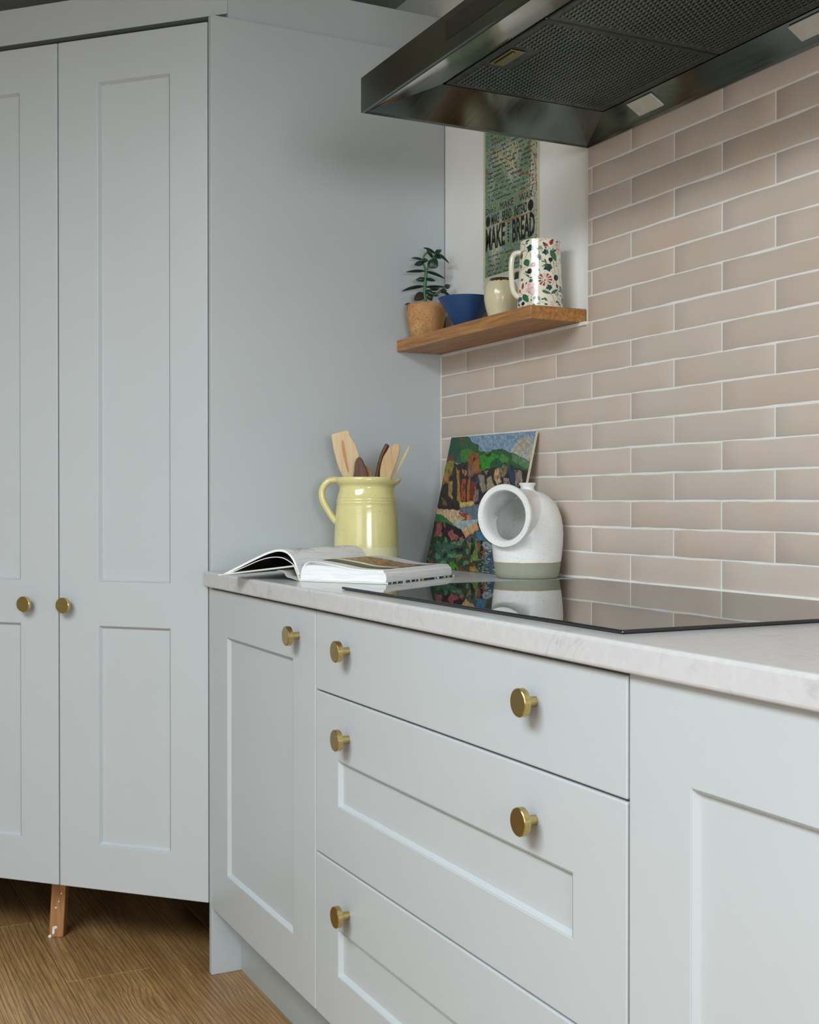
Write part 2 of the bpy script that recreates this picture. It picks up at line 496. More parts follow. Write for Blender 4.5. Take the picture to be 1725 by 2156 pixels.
# ------------------------------------------------------------------ cabinet fronts
def grid_solid(bm, u, z, holes, o, ud, nd, t):
    """solid slab in the plane (ud, up) from point o, thickness t towards -nd, rectangular holes"""
    us = sorted(set([u[0], u[1]] + [h[i] for h in holes for i in (0, 1)]))
    zs = sorted(set([z[0], z[1]] + [h[i] for h in holes for i in (2, 3)]))
    o, ud, nd = Vector(o), Vector(ud), Vector(nd); V = {}

    def vt(i, j, s):
        if (i, j, s) not in V: V[(i, j, s)] = bm.verts.new(o + ud * us[i] + Vector((0, 0, zs[j])) - nd * (t * s))
        return V[(i, j, s)]
    solid = lambda i, j: 0 <= i < len(us) - 1 and 0 <= j < len(zs) - 1 and not any(h[0] - 1e-7 <= us[i] and us[i + 1] <= h[1] + 1e-7 and h[2] - 1e-7 <= zs[j] and zs[j + 1] <= h[3] + 1e-7 for h in holes)
    for i in range(len(us) - 1):
        for j in range(len(zs) - 1):
            if not solid(i, j): continue
            for s in (0, 1): bm.faces.new([vt(i, j, s), vt(i + 1, j, s), vt(i + 1, j + 1, s), vt(i, j + 1, s)])
            for (di, dj, p, q) in ((-1, 0, (i, j), (i, j + 1)), (1, 0, (i + 1, j), (i + 1, j + 1)), (0, -1, (i, j), (i + 1, j)), (0, 1, (i, j + 1), (i + 1, j + 1))):
                if not solid(i + di, j + dj): bm.faces.new([vt(*p, 0), vt(*q, 0), vt(*q, 1), vt(*p, 1)])
    bmesh.ops.recalc_face_normals(bm, faces=bm.faces)
    bmesh.ops.dissolve_limit(bm, angle_limit=0.01, verts=bm.verts, edges=bm.edges)
    return bm


def front(name, root, u, z, holes, o, ud, nd, t=0.02, depth=0.0078):
    f = obj(name, grid_solid(bmesh.new(), u, z, holes, o, ud, nd, t), M['paint'], root, bevel=0.0024, seg=3)
    o, ud, nd = Vector(o), Vector(ud), Vector(nd)
    for h in holes:                      # sunk panel with a sloped moulding round it
        c = 0.0050; e = 0.0003; bm = bmesh.new(); P = lambda u_, z_, d_: bm.verts.new(o + ud * u_ + Vector((0, 0, z_)) - nd * d_)
        rings = [[P(a, b, d_) for a, b in ((h[0] + k, h[2] + k), (h[1] - k, h[2] + k), (h[1] - k, h[3] - k), (h[0] + k, h[3] - k))] for k, d_ in ((0, 0.012), (0, e), (c, depth), )]
        for p, q in zip(rings, rings[1:]):
            for i in range(4): bm.faces.new((p[i], p[(i + 1) % 4], q[(i + 1) % 4], q[i]))
        bm.faces.new(rings[-1]); bm.faces.new(rings[0])
        obj('panel', bm, M['paint'], f)
    return f


def knob(parent, c, nd, sc=1.0):
    """round brass knob: disc on a short stem, its back at point c on the front"""
    r = 0.0185 * sc
    prof = [(0.0068, 0.0), (0.0066, 0.017), (r - 0.001, 0.017), (r, 0.018), (r, 0.0262), (r - 0.0012, 0.0272), (0.0, 0.0272)]
    return obj('knob', lathe(bmesh.new(), prof, c, nd, 40), M['brass'], parent, smooth=0.5)


YFR = -0.5963
# --- base cabinet with one door
t = thing('base_cabinet', 'pale grey base cabinet with one recessed door, against the tall cupboard', 'cabinet', (0.315, -0.3, 0.0))
obj('body', box(0.004, 0.6305, YFR + 0.021, -0.03, 0.155, 0.889), M['carcass'], t)
d = front('door', t, (0.0025, 0.6305), (0.155, 0.8865), [(0.118, 0.5175, 0.2605, 0.7852)], (0, YFR, 0), (1, 0, 0), (0, -1, 0))
knob(d, (0.5475, YFR, 0.833), (0, -1, 0))
# --- drawer unit
t = thing('drawer_unit', 'wide pale grey drawer unit under the hob, three drawers with brass knobs', 'drawers', (1.10, -0.3, 0.0))
obj('body', box(0.634, 1.5712, YFR + 0.021, -0.03, 0.155, 0.889), M['carcass'], t)
for (z0, z1, hole, kz) in ((0.7445, 0.8865, None, 0.829), (0.4495, 0.7415, (0.737, 1.4605, 0.5520, 0.6305), 0.677), (0.155, 0.4465, (0.737, 1.4605, 0.2540, 0.3335), 0.3745)):
    d = front('drawer', t, (0.6345, 1.571), (z0, z1), [hole] if hole else [], (0, YFR, 0), (1, 0, 0), (0, -1, 0))
    for x in (0.782, 1.377): knob(d, (x, YFR, kz), (0, -1, 0))
# --- right-hand cabinet
t = thing('base_cabinet', 'base cabinet right of the drawers, tall plain top rail over a recessed panel', 'cabinet', (1.88, -0.3, 0.0))
obj('body', box(1.575, 2.19, YFR + 0.021, -0.03, 0.155, 0.889), M['carcass'], t)
d = front('door', t, (1.5745, 2.19), (0.155, 0.8905), [(1.6836, 2.08, 0.26, 0.780)], (0, YFR, 0), (1, 0, 0), (0, -1, 0))
# --- plinth
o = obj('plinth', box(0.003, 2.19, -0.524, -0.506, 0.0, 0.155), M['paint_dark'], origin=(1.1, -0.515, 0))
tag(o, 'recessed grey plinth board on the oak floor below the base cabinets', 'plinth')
# --- worktop
wf = -0.6105
bm = prism(bmesh.new(), [(-0.0165, wf, 0.8915), (2.22, wf, 0.8915), (2.22, -0.0005, 0.8915), (0.0006, -0.0005, 0.8915), (0.0006, -0.5962, 0.8915), (-0.0165, -0.5962, 0.8915)], Vector((0, 0, KT - 0.8915)))
o = obj('worktop', bm, M['quartz'], bevel=0.005, seg=3, origin=(1.1, -0.3, KT))
tag(o, 'white veined quartz worktop on the base cabinets', 'worktop')

# --- hob
t = thing('induction_hob', 'black glass induction hob set on the white worktop', 'hob', (1.1, -0.3, KT))
obj('glass', box(0.682, 1.520, -0.566, -0.034, KT + 0.0008, KT + 0.0055), M['black_glass'], t, bevel=0.0015, seg=2)
obj('frame', box(0.686, 1.516, -0.562, -0.038, KT, KT + 0.0008), simple('black_seal', (14, 14, 13), 0.6), t)

# ------------------------------------------------------------------ tall corner cupboard
ANG = math.radians(44.3836)
ND = Vector((math.sin(ANG), -math.cos(ANG), 0)); DD = Vector((-math.cos(ANG), -math.sin(ANG), 0))
O = Vector((-0.0181, -0.5956, 0))
t = thing('tall_cupboard', 'tall pale grey corner cupboard with angled double doors and a plain side', 'cupboard', (-0.4, -0.5, 0))
PANZ = 2.1966
obj('side_panel', box(-0.0181, 0.0, -0.5956, 0.0092, 0, PANZ), M['paint'], t, bevel=0.0012)
for (s0, s1, kb) in ((0.0025, 0.4048, 0.3745), (0.4078, 0.812, 0.4855)):
    hs = [(s0 + 0.0995, s1 - 0.1115 if s0 < .1 else s1 - 0.1, 0.8965, 2.079), (s0 + 0.0995, s1 - 0.1115 if s0 < .1 else s1 - 0.1, 0.269, 0.789)]
    if s0 > .1: hs = [(s0 + 0.1085, s1 - 0.1, 0.8965, 2.079), (s0 + 0.1085, s1 - 0.1, 0.269, 0.789)]
    d = front('door', t, (s0, s1), (0.160, 2.187), hs, O, DD, ND)
    knob(d, O + DD * (kb + 0.004) + Vector((0, 0, 0.8385)), ND)
END = O + DD * 0.815
# left side panel, carcass (five-sided box behind the doors)
bm = bmesh.new()
bk = [O + DD * 0.004 - ND * 0.024, O + DD * 0.811 - ND * 0.024, Vector((XL + 0.01, END.y + 0.01, 0)), Vector((XL + 0.01, YB - 0.002, 0)), Vector((-0.0185, YB - 0.002, 0))]
prism(bm, [p + Vector((0, 0, 0.20)) for p in bk], Vector((0, 0, 1.98)))
obj('body', bm, M['carcass'], t)
obj('side_panel', box(XL + 0.002, END.x, END.y - 0.018, END.y, 0, PANZ), M['paint'], t, bevel=0.0012)
# fascia above doors and side panel, set back a little
FZ0, FZ1 = PANZ + 0.0005, 2.2975
c = Vector((-0.012, -0.552, 0)); e = c + DD * 0.9
FZ0 = 2.2105
bm = bmesh.new(); prism(bm, [c + Vector((0, 0, FZ0)), e + Vector((0, 0, FZ0)), e - ND * .02 + Vector((0, 0, FZ0)), c - ND * .02 + Vector((0, 0, FZ0))], Vector((0, 0, FZ1 - FZ0)))
obj('fascia', bm, M['paint'], t)
FZ0 = PANZ + 0.0005
obj('fascia', box(-0.031, -0.0122, -0.5505, YB - 0.0005, FZ0, FZ1), M['paint'], t)
# timber blocks it stands on
bm = bmesh.new(); tp, bt = hit(131, 1858, 2.905), None
legc = Vector((-0.4235, -0.8625, 0))
a = RT * 0.0180; dv = Vector((-FW.x, -FW.y, 0)).normalized() * 0.016
ring0 = [legc - a + dv, legc + a + dv, legc + a - dv, legc - a - dv]
top = Vector((0, 0, 0.20)) + RT * 0.011
V0 = [bm.verts.new(p) for p in ring0]; V1 = [bm.verts.new(p + top) for p in ring0]
bm.faces.new(V0[::-1]); bm.faces.new(V1)
for i in range(4): bm.faces.new((V0[i], V0[(i + 1) % 4], V1[(i + 1) % 4], V1[i]))
LEG = obj('leg', bm, M['block'], t, bevel=0.003, label='worn timber leg with paint marks')
bm = bmesh.new()
rp = random.Random(3)
for (uu, zz, ww, hh) in ((-0.010, 0.018, .004, .012), (-.004, .026, .005, .004), (.012, .11, .002, .003), (-.022, .003, .004, .004), (.004, .09, .002, .002), (-.006, .075, .002, .003)):
    cpt = legc + dv + RT * (uu * .68 + 0.011 * zz / .2) + Vector((0, 0, zz)) + dv.normalized() * 0.0006
    pts = [cpt + RT * (math.cos(q) * ww * rp.uniform(.6, 1.2)) + Vector((0, 0, math.sin(q) * hh * rp.uniform(.6, 1.2))) for q in [i * PI / 4 for i in range(8)]]
    prism(bm, pts, -dv.normalized() * 0.0010)
obj('paint_mark', bm, M['white'], LEG)['kind'] = 'stuff'
for lc in (Vector((-0.30, -0.47, 0)), Vector((-0.95, -0.75, 0))):
    obj('leg', box(lc.x - .022, lc.x + .022, lc.y - .022, lc.y + .022, 0, 0.2), M['block'], t, bevel=0.002)

# ------------------------------------------------------------------ extractor hood
HX0, HX1, HY, HZ, HT = 0.6372, 1.571, -0.5072, 1.8036, 1.8680
FX0, FX1, FY0, FY1, FZ = 0.767, 1.431, -0.4008, -0.0572, 1.8336
t = thing('extractor_hood', 'dark steel extractor hood on the tiled wall over the hob', 'extractor hood', (1.104, -0.25, HZ))
bm = bmesh.new()


def rect(x0, x1, y0, y1, z): return [bm.verts.new(p) for p in ((x0, y0, z), (x1, y0, z), (x1, y1, z), (x0, y1, z))]


YW = -0.0015
rim = 0.007
R0 = rect(HX0, HX1, HY, YW, HT); R1 = rect(HX0, HX1, HY, YW, HZ); R2 = rect(HX0 + .003, HX1 - .003, HY + .004, YW - .003, HZ - 0.0005)
R3 = rect(HX0 + rim, HX1 - rim, HY + rim + .003, YW - rim, HZ + .0025); R4 = rect(FX0 - .004, FX1 + .004, FY0 - .004, FY1 + .004, FZ + .0005); R5 = rect(FX0 - .004, FX1 + .004, FY0 - .004, FY1 + .004, FZ + .02)
for p, q in ((R0, R1), (R1, R2), (R2, R3), (R3, R4), (R4, R5)):
    for i in range(4): bm.faces.new((p[i], p[(i + 1) % 4], q[(i + 1) % 4], q[i]))
bm.faces.new(R0); bm.faces.new(R5)
obj('canopy', bm, M['hood'], t)
# added strip of lighter steel, standing in for bright reflections on the front slope
st = [Vector((HX0 + rim + .004, HY + rim + .004, HZ + .0018)), Vector((HX1 - rim - .004, HY + rim + .004, HZ + .0018)), Vector((FX1 + .002, FY0 - .006, FZ - .0010)), Vector((FX0 - .002, FY0 - .006, FZ - .0010))]
obj('bright_strip', prism(bmesh.new(), st, Vector((0, 0, 0.0015))), steel('brightened_steel', (186, 186, 178), 0.10), t, label='lighter steel strip added along the front of the underside')
obj('display', box(0.970, 1.238, HY - 0.0012, HY + 0.002, 1.8245, 1.8557), M['black_glass'], t, bevel=0.0005, label='black glass control strip')
obj('chimney', box(0.93, 1.28, -0.33, YW, HT, ZC - 0.002), M['hood'], t, bevel=0.002)
xm = (FX0 + FX1) / 2
for fi, (a, b_) in enumerate(((FX0, xm - 0.001), (xm + 0.001, FX1))):
    bm = bmesh.new(); bx(bm, a, b_, FY0, FY1, FZ - 0.001, FZ + 0.012)
    fl = obj('filter', bm, M['filter'], t, bevel=0.003)
    # embossed bridge slots, in staggered pairs
    bm = bmesh.new(); p = 0.0112; lx0, lx1, ly0, ly1 = a + 0.018, b_ - 0.014, FY0 + 0.016, FY1 - 0.014
    nx, ny = int((lx1 - lx0) / p), int((ly1 - ly0) / (p * 0.8))
    latch = (a + 0.045, a + 0.125, FY0 + 0.012, FY0 + 0.062)
    latch = ((a + b_) / 2 - 0.05, (a + b_) / 2 + 0.05, FY0, FY0 + 0.062)
    for i in range(nx + 1):
        for j in range(ny + 1):
            x, y = lx0 + i * p + (p / 2 if j % 2 else 0), ly0 + j * p * 0.8
            if x > lx1 or (latch[0] < x < latch[1] and y < latch[3]): continue
            hx_, hy_, hz_ = 0.0046, 0.0022, 0.0021
            z = FZ - 0.0008
            q = [bm.verts.new(c_) for c_ in ((x - hx_, y - hy_, z), (x + hx_, y - hy_, z), (x + hx_, y + hy_, z), (x - hx_, y + hy_, z), (x - hx_ * .45, y - hy_ * .7, z - hz_), (x + hx_ * .45, y - hy_ * .7, z - hz_), (x + hx_ * .45, y + hy_ * .7, z - hz_), (x - hx_ * .45, y + hy_ * .7, z - hz_))]
            for f in ((4, 5, 6, 7), (0, 1, 5, 4), (2, 3, 7, 6), (3, 0, 4, 7), (1, 2, 6, 5)): bm.faces.new([q[k] for k in f])
    s = obj('embossing', bm, M['emboss_glint'], fl); s['kind'] = 'stuff'
    cx = (a + b_) / 2
    bm = bmesh.new(); bx(bm, cx - 0.036, cx + 0.036, FY0 + 0.016, FY0 + 0.044, FZ - 0.003, FZ - 0.0012)
    bx(bm, cx - 0.030, cx + 0.030, FY0 + 0.022, FY0 + 0.028, FZ - 0.006, FZ - 0.003)
    obj('latch', bm, steel('latch_steel', (150, 140, 100), 0.3), fl, bevel=0.001)
# two lamps in the back slope
n_sl = Vector((0, -(FZ - HZ), -(abs(FY1) - rim))).normalized()
for x in (0.868, 1.285):
    sd = Vector((0, FY1 - (YW - rim), FZ - HZ - .0025)); b0 = Vector((x, YW - rim, HZ + .0025))
    pts = [b0 + sd * 0.22 + Vector((-.036, 0, 0)), b0 + sd * 0.22 + Vector((.036, 0, 0)), b0 + sd * .84 + Vector((.036, 0, 0)), b0 + sd * .84 + Vector((-.036, 0, 0))]
    nn = (pts[1] - pts[0]).cross(pts[2] - pts[0]).normalized()
    if nn.z > 0: nn = -nn
    bm = bmesh.new(); prism(bm, [q + nn * 0.0015 for q in pts], -nn * 0.003)
    obj('lamp', bm, M['hood_lamp'], t, bevel=0.0008, label='flat frosted lamp, switched off')

# ------------------------------------------------------------------ shelf
S0, S1, SX, SY = 1.4535, 1.4815, 0.6144, -0.1236
o = obj('wall_shelf', box(0.0005, SX, SY, YB - 0.0005, S0, S1), M['shelf'], origin=(0.3, -0.05, S0), bevel=0.0015)
tag(o, 'thick oiled oak wall shelf in the niche beside the tall cupboard', 'shelf')

#@@OBJECTS@@
def on_y(px, py, y):
    d = hit(px, py, 1.0) - CAM; return CAM + d * ((y - CAM.y) / d.y)


def slab_out(pts, depth, thick, zo, zs):
    """outline measured in a zoomed crop (zo origin, zs scale), stood up facing the viewer's side at a distance"""
    P = [hit(zo[0] + X / zs, zo[1] + Y / zs, depth) for X, Y in pts]
    return prism(bmesh.new(), P, Vector((FW.x, FW.y, 0)).normalized() * thick)


def smooth_poly(pts, n=3):
    m = len(pts); out = []
    for i in range(m):
        a, b, c, d = [Vector((*pts[(i + k - 1) % m], 0)) for k in range(4)]
        for k in range(n):
            t = k / n
            q = 0.5 * ((2 * b) + (c - a) * t + (2 * a - 5 * b + 4 * c - d) * t * t + (3 * b - a - 3 * c + d) * t ** 3)
            out.append((q.x, q.y))
    return out


def inside(p, poly):
    x, y = p; c = False; j = len(poly) - 1
    for i in range(len(poly)):
        (xi, yi), (xj, yj) = poly[i], poly[j]
        if (yi > y) != (yj > y) and x < (xj - xi) * (y - yi) / (yj - yi) + xi: c = not c
        j = i
    return c


def seg_d(p, line):
    best = 1e9
    for (ax, ay), (bx_, by_) in zip(line, line[1:]):
        dx, dy = bx_ - ax, by_ - ay; t = max(0, min(1, ((p[0] - ax) * dx + (p[1] - ay) * dy) / (dx * dx + dy * dy + 1e-9)))
        best = min(best, math.hypot(p[0] - ax - t * dx, p[1] - ay - t * dy))
    return best


def colour_grid(name, nu, nv, P, colour, mat, parent, origin=None):
    """flat printed or painted sheet: P(u, v) -> point, colour(u, v) -> sRGB"""
    me = bpy.data.meshes.new(name); off = wloc(parent) if parent else Vector(origin)
    vs = [P(i / nu, j / nv) - off for j in range(nv + 1) for i in range(nu + 1)]
    fs = [(j * (nu + 1) + i, j * (nu + 1) + i + 1, (j + 1) * (nu + 1) + i + 1, (j + 1) * (nu + 1) + i) for j in range(nv) for i in range(nu)]
    me.from_pydata(vs, [], fs)
    ca = me.color_attributes.new('Col', 'FLOAT_COLOR', 'POINT'); buf = []
    for j in range(nv + 1):
        for i in range(nu + 1): buf += lin([max(0, min(255, q)) for q in colour(i / nu, j / nv)])
    ca.data.foreach_set('color', buf); me.materials.append(mat); me.update()
    o = bpy.data.objects.new(name, me); COL.objects.link(o); o.parent = parent
    if not parent: o.location = off
    return o


def nz(x, y, z=0.0): return noise.noise(Vector((x, y, z)))


def zband(name, lo_rgb, hi_rgb, zc, rough_lo, rough_hi, wob=0.0, speck=0.0, coat=0.0, line=None, soft=0.0006, speck_rgb=(90, 86, 70), nsc=40):
    """glaze above the height zc (object space), bare clay below"""
    k = NT(name); v = k.coord(); sp = k.n('ShaderNodeSeparateXYZ'); k.l(v, sp.inputs[0])
    h = sp.outputs[2]
    if wob:
        nn = k.noise(v, nsc, 3); mu = k.n('ShaderNodeMath', operation='MULTIPLY_ADD'); k.l(nn, mu.inputs[0]); mu.inputs[1].default_value = wob; k.l(h, mu.inputs[2]); h = mu.outputs[0]; zc = zc + wob * 0.5
    mr = k.n('ShaderNodeMapRange'); k.l(h, mr.inputs[0]); mr.inputs[1].default_value = zc - soft; mr.inputs[2].default_value = zc + soft
    n1 = k.noise(v, 22, 4)
    def tint(c, a=.95, b=1.04):
        c = lin(c); return k.ramp(n1, [(0.3, tuple(x * a for x in c[:3]) + (1,)), (0.7, tuple(min(1, x * b) for x in c[:3]) + (1,))])
    col = k.mix(mr.outputs[0], tint(lo_rgb), tint(hi_rgb))
    if line:
        ml = k.n('ShaderNodeMath', operation='COMPARE'); k.l(h, ml.inputs[0]); ml.inputs[1].default_value = zc; ml.inputs[2].default_value = 0.0009
        g = k.n('ShaderNodeMath', operation='MULTIPLY'); k.l(ml.outputs[0], g.inputs[0]); g.inputs[1].default_value = 0.7
        col = k.mix(g.outputs[0], col, lin(line))
    if speck:
        n2 = k.noise(v, 330, 1); col = k.mix(k.ramp(n2, [(0.70 - speck, (0, 0, 0, 1)), (0.76 - speck, (0.7,) * 3 + (1,))]), col, lin(speck_rgb))
    k.l(col, k.b.inputs['Base Color'])
    k.l(k.mix(mr.outputs[0], (rough_lo,) * 3 + (1,), (rough_hi,) * 3 + (1,)), k.b.inputs['Roughness'])
    k.set(Coat_Weight=coat, Coat_Roughness=0.05)
    return k.m


VW = Vector((-FW.x, -FW.y, 0)).normalized()      # towards the viewer's side of the room
# ------------------------------------------------------------------ yellow jug
JC, JD = Vector((0.130, -0.265, KT)), 2.8295
M['jug'] = zband('yellow_glaze', (226, 220, 178), (223, 214, 150), 0.054, 0.42, 0.16, wob=0.003, speck=-0.01, coat=0.3, soft=0.003, speck_rgb=(150, 135, 70))
spa = math.atan2(RT.y, RT.x)


def spout(t, r, h):
    d = (t - spa + PI) % (2 * PI) - PI
    k = max(0.0, (h - 0.186) / 0.029)
    r2 = r + 0.0105 * math.exp(-(d / 0.24) ** 2) * k ** 0.6 if h > 0.186 else r
    h2 = h + k * (0.0005 * math.exp(-(d / 0.16) ** 2) - 0.008 * math.exp(-((abs(d) - 0.42) / 0.28) ** 2)) if h > 0.186 else h
    return r2, h2


prof = [(0.0, 0.0), (0.0725, 0.0), (0.0742, 0.002), (0.0748, 0.03), (0.0742, 0.072), (0.0728, 0.105), (0.0712, 0.130), (0.0700, 0.146), (0.0690, 0.1535), (0.0698, 0.1550), (0.0688, 0.1568), (0.0684, 0.1600),
        (0.0692, 0.1615), (0.0680, 0.1634), (0.0674, 0.1665), (0.0681, 0.1680), (0.0667, 0.1700), (0.0650, 0.1765), (0.0630, 0.1850), (0.0618, 0.1905), (0.0622, 0.1945), (0.0652, 0.1985), (0.0700, 0.2030), (0.0716, 0.2085), (0.0714, 0.2135), (0.0700, 0.2150),
        (0.0665, 0.2140), (0.0640, 0.2080), (0.0585, 0.1960), (0.0565, 0.1880), (0.0600, 0.1750), (0.0660, 0.1400), (0.0685, 0.03), (0.0660, 0.009), (0.0, 0.007)]
t = thing('yellow_jug', 'yellow glazed stoneware jug holding wooden utensils, behind the open cookbook', 'jug', JC)
obj('body', lathe(bmesh.new(), prof, JC, seg=80, mod=spout), M['jug'], t, smooth=0.9)
zo, zs = (660, 890), 6.955
hp = catmull([hit(zo[0] + X / zs, zo[1] + Y / zs, JD) for X, Y in ((400, 850), (330, 838), (235, 850), (165, 915), (125, 1010), (140, 1130), (200, 1255), (270, 1370), (335, 1450), (380, 1490))], 5)
obj('handle', tube(bmesh.new(), hp, [0.0078] * len(hp), 14, flat=(VW, 1.45)), M['jug'], t, smooth=True)

# ------------------------------------------------------------------ utensils in the jug
M['pale_wood'] = wood('pale_beech', (202, 174, 132), (218, 194, 152), 0.55, (50, 50, 4))
M['mid_wood'] = wood('mid_beech', (182, 148, 102), (206, 174, 126), 0.55, (50, 50, 5))
M['dark_wood'] = wood('dark_walnut', (58, 36, 22), (112, 68, 36), 0.5, (40, 40, 5))
M['tan_wood'] = wood('tan_olive_wood', (150, 100, 54), (186, 132, 78), 0.5, (40, 40, 5))


def utensil(name, label, outline, depth, thick, mat, foot, hw=0.0045, top=None, cat='utensil'):
    """blade above the rim from its outline, thin round handle from it down to the jug's floor"""
    P0 = hit(zo[0] + top[0] / zs, zo[1] + top[1] / zs, depth + thick / 2)
    f = Vector((foot[0], foot[1], KT + 0.012))
    t = thing(name, label, cat, f, 'wooden utensils in the yellow jug')
    b = obj('blade', slab_out(smooth_poly(outline, 3), depth, thick, zo, zs), mat, t, bevel=thick * 0.3)
    obj('handle', tube(bmesh.new(), catmull([P0, P0.lerp(f, .4), f], 4), hw, 10), mat, t, smooth=True)
    return t, b


j = lambda a, b: (JC.x + RT.x * a - FW.x * b, JC.y + RT.y * a - FW.y * b)
t, b = utensil('wooden_spatula', 'broad pale wooden spatula with an orange stain, tallest in the yellow jug', [(262, 190), (285, 165), (380, 138), (480, 112), (522, 128), (540, 200), (610, 300), (650, 410), (670, 490), (640, 620), (590, 790), (545, 880), (500, 880), (438, 800), (370, 660), (310, 450), (272, 260)], JD + .020, 0.006, M['pale_wood'], j(0.015, -0.032), top=(515, 840))
obj('stain', slab_out(smooth_poly([(415, 265), (440, 275), (470, 420), (500, 600), (520, 720), (500, 715), (455, 560), (425, 420)]), JD + .0194, 0.0008, zo, zs), simple('orange_stain', (192, 138, 86), 0.55), b)
utensil('wooden_spoon', 'short dark brown wooden spoon in the middle of the yellow jug', [(596, 830), (600, 700), (605, 610), (630, 535), (670, 505), (712, 530), (755, 630), (790, 720), (800, 850), (700, 900)], JD - .001, 0.009, M['dark_wood'], j(0.0, 0.0), top=(690, 860))
utensil('wooden_scraper', 'small tan wooden blade just behind the dark spoon in the jug', [(740, 640), (775, 635), (815, 672), (850, 722), (866, 800), (840, 880), (760, 880)], JD + .014, 0.005, M['tan_wood'], j(-0.028, -0.018), top=(800, 850))
bp_ = catmull([hit(zo[0] + X / zs, zo[1] + Y / zs, JD + .014) for X, Y in ((1088, 318), (1060, 370), (1010, 480), (972, 610), (945, 740), (930, 850))], 4)
t = thing('wooden_ladle', 'dark curved wooden handle standing between spoons in the jug', 'utensil', (*j(-0.002, -0.02), KT + .012), 'wooden utensils in the yellow jug')
obj('handle', tube(bmesh.new(), bp_ + [Vector((*j(-0.002, -0.02), KT + .012))], [0.0035] + [0.0055] * (len(bp_) - 1) + [0.005], 12), M['dark_wood'], t, smooth=True)
t, b = utensil('wooden_spork', 'light wooden serving spoon with three slots near its tip', [(985, 830), (975, 710), (1010, 540), (1070, 425), (1150, 335), (1215, 302), (1262, 322), (1270, 400), (1235, 530), (1190, 660), (1150, 760), (1120, 880), (1040, 900)], JD - .026, 0.006, M['mid_wood'], j(-0.03, 0.038), top=(1060, 870))
for (x0, y0, x1, y1) in ((1180, 345, 1165, 440), (1212, 340, 1205, 430), (1246, 345, 1240, 420)):
    obj('slot', slab_out([(x0 - 6, y0), (x0 + 6, y0), (x1 + 5, y1), (x1 - 5, y1)], JD - .0266, 0.001, zo, zs), M['pale_wood'], b)
utensil('wooden_stirrer', 'thin pale wooden stick leaning out over the spout of the jug', [(1400, 340), (1408, 365), (1370, 460), (1300, 600), (1220, 740), (1160, 840), (1120, 850), (1180, 730), (1270, 560), (1345, 430)], JD - .012, 0.004, M['pale_wood'], j(-0.03, 0.02), top=(1135, 850), hw=.003)

